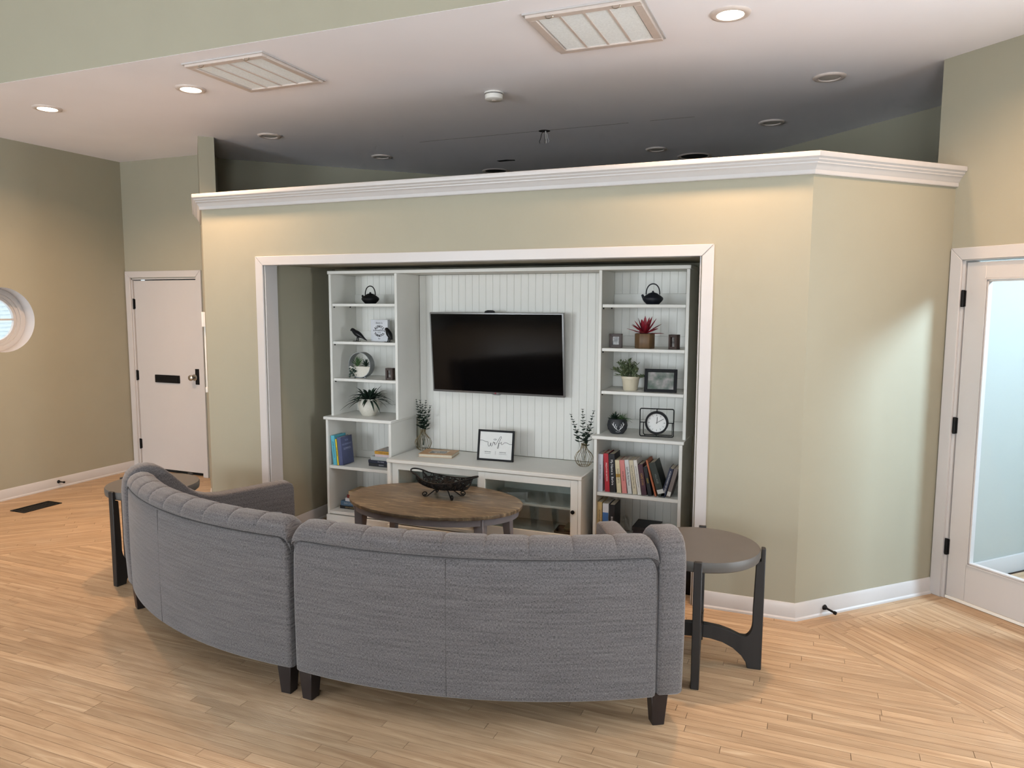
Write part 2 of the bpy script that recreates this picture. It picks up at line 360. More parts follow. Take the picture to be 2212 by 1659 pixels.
def plank_mesh(lst):
    V = []; Fc = []; UV = []; T = []
    for poly, ca, sa, ou, ov, tone in lst:
        n = len(poly); b = len(V)
        ar = sum(poly[i][0]*poly[(i+1) % n][1]-poly[(i+1) % n][0]*poly[i][1] for i in range(n))
        if ar < 0: poly = poly[::-1]
        V += [(x, y, 0.0) for x, y in poly]+[(x, y, -0.012) for x, y in poly]
        uvs = [(x*ca+y*sa+ou, -x*sa+y*ca+ov) for x, y in poly]
        Fc.append(tuple(range(b, b+n))); UV += uvs; T += [tone]*n
        for i in range(n):
            j = (i+1) % n; Fc.append((b+j, b+i, b+n+i, b+n+j)); UV += [uvs[j], uvs[i], uvs[i], uvs[j]]; T += [tone*0.6]*4
    me = bpy.data.meshes.new('plank'); me.from_pydata(V, [], Fc)
    l = me.uv_layers.new(name='UVMap'); l.data.foreach_set('uv', [c for uv in UV for c in uv])
    a = me.attributes.new('tone', 'FLOAT', 'CORNER'); a.data.foreach_set('value', T)
    me.materials.append(M['oak']); return me
for pk in planks[:298]:
    o = bpy.data.objects.new('plank', plank_mesh([pk])); COL.objects.link(o); o.parent = floor
o = bpy.data.objects.new('plank_rest', plank_mesh(planks[298:])); COL.objects.link(o); o.parent = floor; o['kind'] = 'stuff'
# the same floor goes on behind the viewer and in the side room
fr = [([(-6.73, -7.5), (4.0, -7.5), (4.0, -3.4), (-6.73, -3.4)], 1, 0, 3.0, 1.0, 0.5),
      ([(0.87, 0.87), (2.55, -0.73), (5.8, 2.6), (4.0, 4.1)], 0.707, 0.707, 7.0, 2.0, 0.8)]
o = bpy.data.objects.new('floor_beyond', plank_mesh(fr)); COL.objects.link(o); o.parent = floor
# ---------------------------------------------------------------- walls
def wallobj(name, mb, m='wall', bevel=0): return tag(mb.build(name, M[m], bevel=bevel), kind='structure')
def seg_wall(p, q, th, z0, z1, side=1):
    p = Vector((p[0], p[1], 0)); q = Vector((q[0], q[1], 0)); d = (q-p).normalized(); n = Vector((-d.y, d.x, 0))*side*th
    return MB().prism([(p.x, p.y), (q.x, q.y), (q.x+n.x, q.y+n.y), (p.x+n.x, p.y+n.y)], lambda u, v, t: (u, v, t), z0, z1)
# left wall with the round window
WY, WZ, WR = 0.10, 1.636, 0.292
mb = MB(); NSEG = 64
y0, y1, zt = -7.5, DY, 4.4
sq = 0.5
ring_c = [(WY+WR*math.cos(2*PI*k/NSEG), WZ+WR*math.sin(2*PI*k/NSEG)) for k in range(NSEG)]
def sqp(a):
    c_, s_ = math.cos(a), math.sin(a); t = sq/max(abs(c_), abs(s_)); return (WY+c_*t, WZ+s_*t)
ring_s = [sqp(2*PI*k/NSEG) for k in range(NSEG)]
vsx = [(LX, y, z) for y, z in ring_c]+[(LX, y, z) for y, z in ring_s]+[(LX-0.2, y, z) for y, z in ring_c]
fsx = [(k, (k+1) % NSEG, NSEG+(k+1) % NSEG, NSEG+k) for k in range(NSEG)]
mb.add(vsx, fsx)
def yz(ya, yb, za, zb): mb.add([(LX, ya, za), (LX, yb, za), (LX, yb, zb), (LX, ya, zb)], [(0, 1, 2, 3)])
yz(y0, WY-sq, 0, zt); yz(WY+sq, y1+0.15, 0, zt); yz(WY-sq, WY+sq, 0, WZ-sq); yz(WY-sq, WY+sq, WZ+sq, zt)
mb.add([(LX-0.2, y0, 0), (LX-0.2, WY-WR-0.03, 0), (LX-0.2, WY-WR-0.03, zt), (LX-0.2, y0, zt)], [(0, 1, 2, 3)])
mb.add([(LX-0.2, WY+WR+0.03, 0), (LX-0.2, y1+0.2, 0), (LX-0.2, y1+0.2, zt), (LX-0.2, WY+WR+0.03, zt)], [(0, 1, 2, 3)])
wallobj('wall_left', mb)
# door wall (left back), with door opening
DX0, DX1, DZ = -6.652, -5.752, 2.05
wallobj('wall_back_left', MB().box(LX, DX0, DY, DY+0.12, 0, HC).box(DX1, -5.55, DY, DY+0.12, 0, HC).box(DX0, DX1, DY, DY+0.12, DZ, HC))
tag(box(DX0-0.2, DX1+0.2, DY+0.35, DY+0.37, -0.1, 2.4).build('dark_sheet_behind_door', M['dark']), kind='structure')  # near-black sheet added so the gaps round the door look unlit
# half wall: front with the niche opening, angled right part, angled left part
NX0, NX1, NZ = -3.690, -0.580, 2.078
wallobj('wall_front', MB().box(XL, NX0, 0, 0.12, 0, HCT-0.004).box(NX1, 0, 0, 0.12, 0, HCT-0.004).box(NX0, NX1, 0, 0.12, NZ, HCT-0.004))
wallobj('wall_front_right', seg_wall((0, 0), (S.x, S.y), 0.12, 0, HCT-0.004))
wallobj('wall_front_left', seg_wall((STUB.x, STUB.y), (XL, 0), 0.12, 0, HCT-0.004))
wallobj('wall_stub_left', seg_wall((-5.72, 1.45), (STUB.x, STUB.y), 0.132, 0, HC))
# right wall with glazed door: local frame at S, +x along the wall towards the viewer, +y away from the room
RW = empty('wall_right', (S.x, S.y, 0), (0, 0, RA)); tag(RW, kind='structure')
OX0, OX1, OZ = 0.088, 1.02, 2.062
MB().box(-0.125, OX0, 0, 0.13, 0, HC).box(OX1, RWX0, 0, 0.13, 0, HC).box(RWX1, 4.6, 0, 0.13, 0, HC).box(RWX0, RWX1, 0, 0.13, 0, 0.3).box(RWX0, RWX1, 0, 0.13, 2.6, HC).box(OX0, OX1, 0, 0.13, OZ, HC).box(1.15, 4.6, 0, 0.13, HC, 4.4).build('wall_face', M['wall'], RW)
# room behind the half wall
wallobj('wall_far_left', seg_wall((-5.75, 1.5), (-2.9, 4.35), 0.1, 0, HC))
wallobj('wall_far_right', seg_wall((-1.5, 4.35), (1.31, 1.54), 0.1, 0, HC))
wallobj('wall_far_back', box(-3.0, -1.4, 4.35, 4.45, 0, HC))
# niche
wallobj('wall_niche_left', box(-3.86, -3.735, 0.12, 0.92, 0, NZ))
wallobj('wall_niche_right', box(-0.545, -0.42, 0.12, 0.92, 0, NZ))
wallobj('wall_niche_back', box(-3.86, -0.42, 0.92, 1.0, 0, NZ+0.04))
tag(box(-3.86, -0.42, 0.12, 0.92, NZ, NZ+0.04).build('ceiling_niche', M['wall']), kind='structure')
# ceilings
ceil = tag(box(-7.0, 2.4, -0.90, 4.7, HC, HC+0.001).build('ceiling', M['ceiling']), kind='structure')
tag(box(-7.0, 4.3, -7.7, -0.78, 4.4, 4.5).build('ceiling_upper', M['ceiling']), kind='structure')
wallobj('wall_soffit', box(-7.0, 4.3, -0.90, -0.78, HC+0.001, 4.4))
# walls behind the viewer with windows
XR = 4.05
mb = MB(); xs = [-6.9]
for wx, ww in WIN_BACK: xs += [wx-ww/2, wx+ww/2]
xs += [XR+0.2]
for i in range(0, len(xs), 2): mb.box(xs[i], xs[i+1], -7.62, -7.5, 0, 4.4)
for wx, ww in WIN_BACK: mb.box(wx-ww/2, wx+ww/2, -7.62, -7.5, 0, 0.7).box(wx-ww/2, wx+ww/2, -7.62, -7.5, 2.8, 4.4)
wallobj('wall_behind', mb)
wallobj('wall_side', box(XR, XR+0.12, -7.5, -2.2, 0, 4.4))
def winframe(n, horiz, c0, width, z0, z1, fixed):
    root = tag(empty('window_%d' % n, (c0, fixed, z0) if horiz else (fixed, c0, z0)), kind='structure')
    def bar(a0, a1, b0, b1):
        m_ = MB()
        (m_.box(a0, a1, -0.04, 0.04, b0, b1) if horiz else m_.box(-0.04, 0.04, a0, a1, b0, b1)).build('window_bar', M['trim'], root)
    h = z1-z0; hw = width/2
    bar(-hw, -hw+0.06, 0, h); bar(hw-0.06, hw, 0, h); bar(-hw, hw, 0, 0.06); bar(-hw, hw, h-0.06, h); bar(-0.02, 0.02, 0, h); bar(-hw, hw, h*0.5-0.02, h*0.5+0.02)
    return root
for i, (wx, ww) in enumerate(WIN_BACK): winframe(2+i, True, wx, ww, 0.7, 2.8, -7.55)
w5 = winframe(5, True, 0, RWX1-RWX0, 0.3, 2.6, 0); w5.location = (S.x+math.cos(RA)*_a-math.sin(RA)*0.06, S.y+math.sin(RA)*_a+math.cos(RA)*0.06, 0.3); w5.rotation_euler = (0, 0, RA)
# side room seen through the glazed door
SR = tag(empty('wall_side_room', (S.x, S.y, 0), (0, 0, RA)), kind='structure')
mb = MB().box(-0.14, -0.02, 0.13, 4.6, 0, 3.3)
mb.box(2.35, 2.45, 0.1, 1.02, 0, 3.3).box(2.35, 2.45, 1.72, 4.6, 0, 3.3).box(2.35, 2.45, 1.02, 1.72, 0, 2.45).box(2.35, 2.45, 1.02, 1.72, 3.2, 3.3)
mb.box(-0.14, 2.45, 4.5, 4.6, 0, 3.3).box(-0.14, 2.45, 0.13, 4.6, 3.3, 3.4)
mb.build('side_room_wall', M['pale_wall'], SR)
box(-0.02, -0.004, 0.13, 4.5, 0, 0.12).build('side_room_baseboard', M['trim'], SR, bevel=0.004)
dl = area('daylight_side_room', (0, 0, 0), (0, 0, -1), 0.62, 0.70, 170, (0.58, 0.80, 1.0)); dl.parent = SR; dl.location = (2.33, 1.37, 2.83); dl.rotation_euler = Vector((-1, -0.58, -0.40)).to_track_quat('-Z', 'Y').to_euler()
# ---------------------------------------------------------------- trim: crown, baseboards, casings
def sweep(path, prof, closed_ends=True):
    P = [Vector((p[0], p[1], 0)) for p in path]; rings = []
    for i, p in enumerate(P):
        ns = []
        if i > 0: d = (P[i]-P[i-1]).normalized(); ns.append(Vector((d.y, -d.x, 0)))
        if i < len(P)-1: d = (P[i+1]-P[i]).normalized(); ns.append(Vector((d.y, -d.x, 0)))
        n = sum(ns, Vector())
        n = n.normalized(); n = n/ n.dot(ns[0])
        rings.append([(p.x+n.x*o, p.y+n.y*o, z) for o, z in prof])
    return MB().loft(rings)
crown = [(-0.001, 2.485), (0.014, 2.485), (0.017, 2.490), (0.017, 2.508), (0.022, 2.514), (0.027, 2.524), (0.036, 2.536), (0.041, 2.539), (0.042, 2.545), (0.048, 2.550), (0.053, 2.555), (0.053, 2.560), (0.058, 2.566), (0.065, 2.570), (0.067, 2.578), (0.066, 2.594), (0.062, 2.597), (-0.10, 2.597), (-0.10, 2.590), (-0.001, 2.590)]
tag(sweep([(STUB.x, STUB.y), (XL, 0), (0, 0), (S.x, S.y)], crown).build('trim_1', M['trim'], smooth=True, angle=30), kind='structure')
base = [(0, 0), (0.022, 0), (0.021, 0.010), (0.014, 0.018), (0.012, 0.080), (0.009, 0.086), (0.008, 0.094), (0.004, 0.100), (0, 0.100)]
def baseboard(name, path): return tag(sweep(path, base).build(name, M['trim'], smooth=True, angle=30), kind='structure')
Sd = S.normalized()
baseboard('baseboard_front', [(-0.512, 0), (0, 0), (S.x-Sd.x*0.005, S.y-Sd.y*0.005)])
baseboard('baseboard_front_left', [(STUB.x, STUB.y), (XL, 0), (-3.757, 0)])
baseboard('baseboard_left', [(LX, -7.4), (LX, DY)])
baseboard('baseboard_niche_left', [(-3.735, 0.13), (-3.735, 0.915)])
baseboard('baseboard_niche_right', [(-0.545, 0.915), (-0.545, 0.13)])
pR = lambda a, off=0: (S.x+math.cos(RA)*a, S.y+math.sin(RA)*a)
baseboard('baseboard_right', [pR(1.11), pR(4.5)])
def casing(name, parent, x0, x1, ztop, wd, yb, yf, mitre=True):
    """three mitred boards round an opening; x0,x1,ztop = outer edges; yb (wall) -> yf (front)"""
    f = lambda u, v, t: (u, t, v)
    a = MB().prism([(x0, 0), (x0+wd, 0), (x0+wd, ztop-wd-0.0006), (x0, ztop-0.0006)], f, yb, yf).build('casing_board', M['trim'], parent, bevel=0.003, bseg=1)
    b = MB().prism([(x1-wd, 0), (x1, 0), (x1, ztop-0.0006), (x1-wd, ztop-wd-0.0006)], f, yb, yf).build('casing_board', M['trim'], parent, bevel=0.003, bseg=1)
    c = MB().prism([(x0+0.0008, ztop), (x0+wd, ztop-wd), (x1-wd, ztop-wd), (x1-0.0008, ztop)], f, yb, yf).build('casing_board', M['trim'], parent, bevel=0.003, bseg=1)
nc = tag(empty('trim_2', (0, 0, 0)), kind='structure')
casing('n', nc, -3.764, -0.506, 2.130, 0.066, 0.0, -0.018)
# jambs of the niche opening
box(-3.692, -3.684, -0.004, 0.125, 0, NZ).build('jamb', M['trim'], nc); box(-0.584, -0.578, -0.004, 0.125, 0, NZ).build('jamb', M['trim'], nc)
box(-3.684, -0.584, -0.004, 0.125, NZ-0.010, NZ-0.002).build('jamb', M['trim'], nc)
# ---------------------------------------------------------------- door_1: front door with mail slot
d1 = tag(empty('door_1', (DX0, DY, 0)), 'white flush door with black mail slot and round knob', 'door', kind='structure')
W1 = DX1-DX0
casing('d', d1, -0.072, W1+0.065, 2.124, 0.068, 0.0, -0.018)
MB().box(-0.004, 0.014, -0.002, 0.10, 0, DZ).box(W1-0.014, W1+0.004, -0.002, 0.10, 0, DZ).box(0, W1, -0.002, 0.10, DZ-0.012, DZ).build('door_frame', M['trim'], d1)
slab = box(0.018, W1-0.018, 0.012, 0.052, 0.035, DZ-0.022).build('door_slab', M['trim'], d1, bevel=0.002, bseg=1)
for z in (1.785, 1.03, 0.29):
    MB().lathe([(0.0, -0.055), (0.009, -0.055), (0.009, 0.055), (0.0, 0.055)], 12, (0.012, 0.004, z)).box(0.0, 0.03, 0.006, 0.012, z-0.05, z+0.05).build('hinge', M['black'], d1)
ms = box(0.270, 0.607, -0.002, 0.014, 0.964, 1.045).build('mail_slot', M['black'], d1, bevel=0.003, bseg=1)
box(0.285, 0.592, -0.010, -0.002, 0.975, 1.030).build('flap', M['black'], ms, bevel=0.003, bseg=1)
box(W1-0.078, W1-0.022, 0.004, 0.012, 0.962, 1.123).build('backplate', M['black'], d1, bevel=0.002, bseg=1)
MB().lathe([(0.0, 0.0), (0.032, 0.0), (0.033, -0.006), (0.014, -0.012), (0.012, -0.028), (0.022, -0.036), (0.030, -0.050), (0.029, -0.062), (0.018, -0.071), (0.0, -0.073)], 24, (W1-0.085, 0.006, 1.035), 'y').build('knob', M['nickel'], d1, smooth=True)
# ---------------------------------------------------------------- door_2: glazed door on the right
d2 = tag(empty('door_2', (S.x, S.y, 0), (0, 0, RA)), 'white glazed door with full pane and black hinges', 'door', kind='structure')
casing('d', d2, 0.006, 1.10, 2.127, 0.072, 0.0, -0.018)
MB().box(0.074, 0.094, -0.003, 0.13, 0, OZ).box(1.014, 1.034, -0.003, 0.13, 0, OZ).box(0.074, 1.03, -0.003, 0.13, OZ-0.012, OZ+0.006).build('door_frame', M['trim'], d2)
gx0, gx1, gz0, gz1 = 0.215, 0.895, 0.242, 1.945
def rail(x0, x1, z0, z1): return box(x0, x1, 0.004, 0.046, z0, z1).build('door_rail', M['trim'], d2, bevel=0.0015, bseg=1)
rail(0.100, gx0, 0.022, 2.040); rail(gx1, 1.008, 0.022, 2.040); rail(gx0, gx1, 0.022, gz0); rail(gx0, gx1, gz1, 2.040)
box(0.100, 1.008, -0.002, 0.006, 0.004, 0.020).build('door_sweep', M['plastic'], d2)
for k, (i0, yy) in enumerate(((0.0, 0.000), (0.010, 0.006))):      # stepped glazing beads
    t = 0.008
    for (x0, x1, z0, z1) in ((gx0+i0, gx0+i0+t, gz0+i0, gz1-i0), (gx1-i0-t, gx1-i0, gz0+i0, gz1-i0), (gx0+i0, gx1-i0, gz0+i0, gz0+i0+t), (gx0+i0, gx1-i0, gz1-i0-t, gz1-i0)):
        box(x0, x1, yy, 0.04, z0, z1).build('glazing_bead', M['trim'], d2)
MB().add([(gx0, 0.024, gz0), (gx1, 0.024, gz0), (gx1, 0.024, gz1), (gx0, 0.024, gz1)], [(0, 1, 2, 3)]).build('pane', M['glass'], d2)
for z in (1.83, 1.072, 0.324):
    MB().lathe([(0.0, -0.05), (0.009, -0.05), (0.009, 0.05), (0.0, 0.05)], 12, (0.092, -0.006, z)).box(0.078, 0.106, -0.004, 0.003, z-0.047, z+0.047).build('hinge', M['black'], d2)
# ---------------------------------------------------------------- window_1: round window
w1 = tag(empty('window_1', (LX, WY, WZ)), 'round white window with cross bars', 'window', kind='structure')
def xring(r0, r1, x0, x1, name, m): return MB().lathe([(r0, x0), (r1, x0), (r1, x1), (r0, x1), (r0, x0)], 64, (0, 0, 0), 'x', cap=False).build(name, m, w1, smooth=True, angle=30)
MB().lathe([(WR, 0.001), (WR, -0.2)], 64, (0, 0, 0), 'x', cap=False).build('reveal', M['trim'], w1, smooth=True)
xring(0.248, 0.291, -0.160, -0.125, 'window_frame', M['trim']); xring(0.222, 0.252, -0.170, -0.138, 'window_frame', M['trim'])
xring(0.198, 0.226, -0.18, -0.15, 'sash', M['trim'])
MB().box(-0.175, -0.155, -0.2, 0.2, -0.008, 0.008).build('glazing_bar', M['trim'], w1); MB().box(-0.173, -0.157, -0.008, 0.008, -0.2, 0.2).build('glazing_bar', M['trim'], w1)
MB().lathe([(0.0, -0.165), (0.21, -0.165)], 48, (0, 0, 0), 'x', cap=False).build('pane', M['glass'], w1)
nb = tag(empty('wall_outside', (LX-3.2, 2.4, 0)), kind='structure')
for k in range(44):
    zz = 0.6+k*0.055
    MB().prism([(0.0, zz), (0.0, zz+0.058), (0.016, zz+0.0)], lambda u, v, t: (u, t, v), -2.6, 2.6).build('siding_board', M['siding'], nb)
# ---------------------------------------------------------------- sofa sections
def uvmesh(o, fn):
    me = o.data; l = me.uv_layers.new(name='UVMap') if not me.uv_layers else me.uv_layers[0]
    co = [v.co for v in me.vertices]
    for p in me.polygons:
        n = p.normal
        for li in p.loop_indices:
            l.data[li].uv = fn(co[me.loops[li].vertex_index], n)
def sofa(label, A, B, R, out_end, splay):
    """A = seam end, B = arm end of the outer back line (floor plan); the arm sits beyond B"""
    A = Vector((A[0], A[1])); B = Vector((B[0], B[1])); ch = (B-A); L = ch.length; d = ch.normalized()
    n = Vector((-d.y, d.x)) if Vector((-d.y, d.x)).y > 0 else Vector((d.y, -d.x))        # towards the seat
    C = (A+B)/2 + n*math.sqrt(R*R-L*L/4)
    root = tag(empty('sofa_section', (A.x, A.y, 0)), label, 'sofa', 'two curved grey sofa sections')
    a0 = math.atan2(A.y-C.y, A.x-C.x); a1 = math.atan2(B.y-C.y, B.x-C.x)
    if a1-a0 > PI: a1 -= 2*PI
    if a1-a0 < -PI: a1 += 2*PI
    arc = abs(a1-a0)*R
    def P(t, s, z):                       # t in 0..1 along the arc, s inwards
        a = a0+(a1-a0)*t; return Vector((C.x+(R-s)*math.cos(a)-A.x, C.y+(R-s)*math.sin(a)-A.y, z))
    def uvf(co, nn):
        v = Vector((co.x+A.x-C.x, co.y+A.y-C.y)); a = math.atan2(v.y, v.x)
        if abs(nn.z) > 0.75: return (a*R, v.length)
        return (a*R, co.z)
    def endz(t, z, zlo, r=0.06):          # round the top corners at both ends
        x = min(t, 1-t)*arc
        if x >= r or z < zlo: return z
        k = 1-math.sqrt(max(0, 1-(1-x/r)**2)); return z-(z-zlo)*k*0.55
    nT = 72; ts = [i/nT for i in range(nT+1)]
    ts = sorted(set(ts+[0.004, 0.010, 0.02, 0.03, 0.97, 0.98, 0.99, 0.996]))
    # outer back panel
    sec = [(0.06, 0.137), (0.008, 0.135), (0.001, 0.142), (0.0, 0.16), (-0.004, 0.40), (-0.003, 0.60), (0.001, 0.735), (0.010, 0.742), (0.06, 0.745)]
    o = MB().loft([[P(t, s+0.012*max(0, 1-min(t, 1-t)*arc/0.02)**2, endz(t, z, 0.55, 0.05)) for s, z in sec] for t in ts]).build('back_panel', M['fabric'], root, smooth=True, angle=60); uvmesh(o, uvf)
    # channelled top roll and inside back
    nch = 9
    sec2 = [(0.012, 0.745), (0.000, 0.750), (-0.003, 0.765), (0.003, 0.785), (0.016, 0.805), (0.040, 0.819), (0.070, 0.825), (0.105, 0.818), (0.130, 0.800), (0.148, 0.770), (0.165, 0.68), (0.185, 0.55), (0.20, 0.44), (0.10, 0.42)]
    rings = []
    tt = []
    for c_ in range(nch):
        for q in (0.0, 0.03, 0.10, 0.25, 0.5, 0.75, 0.90, 0.97): tt.append((c_+q)/nch)
    tt.append(1.0); tt = sorted(set(tt+[0.004, 0.012, 0.025, 0.975, 0.988, 0.996]))
    for t in tt:
        f = (t*nch) % 1.0; puff = min(1.0, (min(f, 1-f)/0.10))**0.5*0.007-0.004
        if t < 0.03 or t > 0.97: puff = min(puff, 0.002)
        rg = []
        for i, (s, z) in enumerate(sec2):
            k = 1.0 if 3 <= i <= 11 else (0.35 if i == 2 else 0)
            # outward direction of the section
            nx, nz = (s-0.075), (z-0.72); l_ = math.hypot(nx, nz) or 1
            rg.append(P(t, s+nx/l_*puff*k, endz(t, z+nz/l_*puff*k, 0.70)))
        rings.append(rg)
    o = MB().loft(rings).build('back_roll', M['fabric'], root, smooth=True, angle=50); uvmesh(o, uvf)
    # seams
    MB().tube([P(t, -0.001, endz(t, 0.7455, 0.55, 0.05)) for t in ts[3:-3]], 0.0008 if out_end > 0 else 0.0014, 6).build('seam', M['seam'], root, smooth=True)
    tsm = 0.455 if out_end > 0 else 0.60
    MB().tube([P(tsm, -0.0035+0.003*abs(z-0.45)/0.3, z) for z in (0.145, 0.25, 0.4, 0.55, 0.65, 0.738)], 0.0013, 5).build('seam', M['seam'], root)
    # seat base and cushion
    sb = [(0.05, 0.15), (0.86, 0.15), (0.88, 0.17), (0.88, 0.29), (0.05, 0.29)]
    o = MB().loft([[P(t*(1+0.0169*splay*s), s, z) for s, z in sb] for t in ts]).build('seat_base', M['fabric'], root, smooth=True, angle=40); uvmesh(o, uvf)
    sc = [(0.185, 0.295), (0.88, 0.295), (0.905, 0.315), (0.91, 0.40), (0.89, 0.43), (0.80, 0.447), (0.45, 0.452), (0.185, 0.448)]
    o = MB().loft([[P(t*(1+0.0169*splay*s), s, z) for s, z in sc] for t in [0.004]+[i/30 for i in range(1, 30)]+[0.996]]).build('seat_cushion', M['fabric'], root, smooth=True, angle=50); uvmesh(o, uvf)
    # arm
    aB = a1; tang = (P(1, 0, 0)-P(0.99, 0, 0)).normalized(); inw = (P(1, 0.5, 0)-P(1, 0, 0)).normalized(); pB = P(1, 0, 0); inw = (Matrix.Rotation(-out_end*math.radians(splay), 3, 'Z') @ inw); tang = (Matrix.Rotation(-out_end*math.radians(splay), 3, 'Z') @ tang)
    prof = [(0.012, 0.137), (0.0, 0.15), (-0.012, 0.40), (-0.012, 0.70), (-0.006, 0.76), (0.014, 0.805), (0.045, 0.832), (0.085, 0.845), (0.125, 0.846), (0.165, 0.836), (0.205, 0.812), (0.25, 0.770), (0.30, 0.715), (0.35, 0.665), (0.40, 0.630), (0.46, 0.610), (0.54, 0.602), (0.74, 0.608), (0.93, 0.616), (0.975, 0.612), (0.995, 0.598), (1.005, 0.57), (1.008, 0.40), (1.005, 0.15), (0.99, 0.137)]
    th = 0.118
    lay = [(0.003, 0.014), (0.006, 0.005), (0.016, 0.0), (th-0.022, 0.0), (th-0.008, 0.006), (th, 0.018)]
    rings = []
    cx_, cz_ = 0.45, 0.45
    for off, ins in lay:
        rg = []
        m_ = len(prof)
        for i in range(m_):
            p0, p1, p2 = prof[i-1], prof[i], prof[(i+1) % m_]
            tx, tz = p2[0]-p0[0], p2[1]-p0[1]; l_ = math.hypot(tx, tz) or 1
            nx, nz = -tz/l_, tx/l_           # profile runs clockwise seen from the seat side: flip towards the inside
            if (cx_-p1[0])*nx+(cz_-p1[1])*nz < 0 and i not in range(12, 18): nx, nz = -nx, -nz
            if i in range(9, 19): nx, nz = (nx, nz) if nz < 0 else (-nx, -nz)
            sx_, sz_ = p1[0]+nx*ins, p1[1]+nz*ins
            q = pB+tang*off+inw*sx_; rg.append((q.x, q.y, sz_))
        rings.append(rg)
    o = MB().loft(rings).build('arm', M['fabric'], root, smooth=True, angle=60)
    uvmesh(o, lambda co, nn: ((co-pB).dot(tang)+(0 if abs(nn.dot(tang)) < 0.6 else (co-pB).dot(inw)), co.z if abs(nn.z) < 0.75 else (co-pB).dot(inw)))
    for (t, s) in ((0.03, 0.045), (1.0, 0.045), (0.05, 0.80), (0.97, 0.80)):
        q = P(t, s, 0); q = q+(tang*0.02 if (t == 1.0) else Vector())
        an = math.atan2(tang.y, tang.x) if t > 0.5 else math.atan2((P(0.05, 0, 0)-P(0, 0, 0)).y, (P(0.05, 0, 0)-P(0, 0, 0)).x)
        r0, r1 = 0.026, 0.037
        lg = MB().loft([[(sx_*r, sy_*r, z) for sx_, sy_ in ((-1, -1), (1, -1), (1, 1), (-1, 1))] for z, r in ((0.0, r0), (0.15, r1))]).build('leg', M['legwood'], root, bevel=0.002, bseg=1)
        lg.location = (q.x, q.y, 0); lg.rotation_euler = (0, 0, an)
    return root
sofa('right-hand curved grey sofa section seen from behind', (-2.070, -1.785), (-0.512, -1.392), 2.48, 1, 2)
sofa('left-hand curved grey sofa section with its low arm in view', (-2.096, -1.779), (-3.585, -1.340), 2.32, -1, 8)
# ---------------------------------------------------------------- side tables
def side_table(label, loc, rot):
    root = tag(empty('side_table', (*loc, 0), (0, 0, rot)), label, 'side table', 'round side tables at the sofa ends')
    MB().lathe([(0.0, 0.553), (0.272, 0.553), (0.282, 0.560), (0.285, 0.575), (0.285, 0.600), (0.281, 0.606), (0.0, 0.606)], 72).build('table_top', M['concrete'], root, smooth=True, angle=35)
    # leg profile in the radial plane: (r, z)
    def arcp(cx_, cz_, rx, rz, a_, b_, n_=8): return [(cx_+rx*math.cos(math.radians(a_+(b_-a_)*i/n_)), cz_+rz*math.sin(math.radians(a_+(b_-a_)*i/n_))) for i in range(n_+1)]
    half = [(0.306, 0.0), (0.308, 0.612), (0.288, 0.614), (0.287, 0.552), (0.266, 0.548)]
    half += [(0.258, 0.30)]+arcp(0.218, 0.235, 0.040, 0.075, 0, -80)+[(0.200, 0.162), (0.15, 0.182), (0.10, 0.195), (0.05, 0.200), (0.022, 0.202)]
    half += [(0.022, 0.132), (0.06, 0.130), (0.12, 0.118), (0.17, 0.095), (0.21, 0.062), (0.232, 0.030), (0.240, 0.0)]
    for k in range(4):
        a = k*PI/2
        ca, sa = math.cos(a), math.sin(a)
        MB().prism(half, lambda u, v, t: (u*ca-t*sa, u*sa+t*ca, v), -0.019, 0.019).build('leg', M['ebony'], root, bevel=0.003, bseg=1)
    MB().box(-0.022, 0.022, -0.022, 0.022, 0.131, 0.203).build('hub', M['ebony'], root)
    return root
side_table('round grey-topped side table at the right sofa arm', (-0.440, -0.705), math.radians(6))
side_table('round grey-topped side table behind the left sofa arm', (-3.975, -0.815), math.radians(-4))
# ---------------------------------------------------------------- coffee table
CT = tag(empty('coffee_table', (-2.278, -0.06, 0)), 'oval coffee table with rustic brown top and grey legs', 'coffee table')
def ell(a, b, z, n=72): return [(a*math.cos(2*PI*k/n), b*math.sin(2*PI*k/n), z) for k in range(n)]
MB().loft([ell(0.600, 0.402, 0.464), ell(0.614, 0.416, 0.467), ell(0.616, 0.418, 0.476), ell(0.615, 0.417, 0.487), ell(0.608, 0.410, 0.4905)]).build('table_top', M['rustic'], CT, smooth=True, angle=50)
MB().loft([ell(0.560, 0.362, 0.420), ell(0.590, 0.392, 0.420), ell(0.592, 0.394, 0.464), ell(0.560, 0.362, 0.464)], cap=False).build('apron', M['tablegrey'], CT, smooth=True, angle=40)
for sx_, sy_ in ((-1, -1), (1, -1), (1, 1), (-1, 1)):
    px_, py_ = sx_*0.435, sy_*0.215
    lg = MB().loft([[(px_+ex*r+sx_*dx, py_+ey*r+sy_*dx*0.4, z) for ex, ey in ((-1, -1), (1, -1), (1, 1), (-1, 1))] for z, r, dx in ((0, 0.019, 0.035), (0.30, 0.028, 0.008), (0.464, 0.036, 0.0))]).build('leg', M['tablegrey'], CT, bevel=0.004, bseg=1)
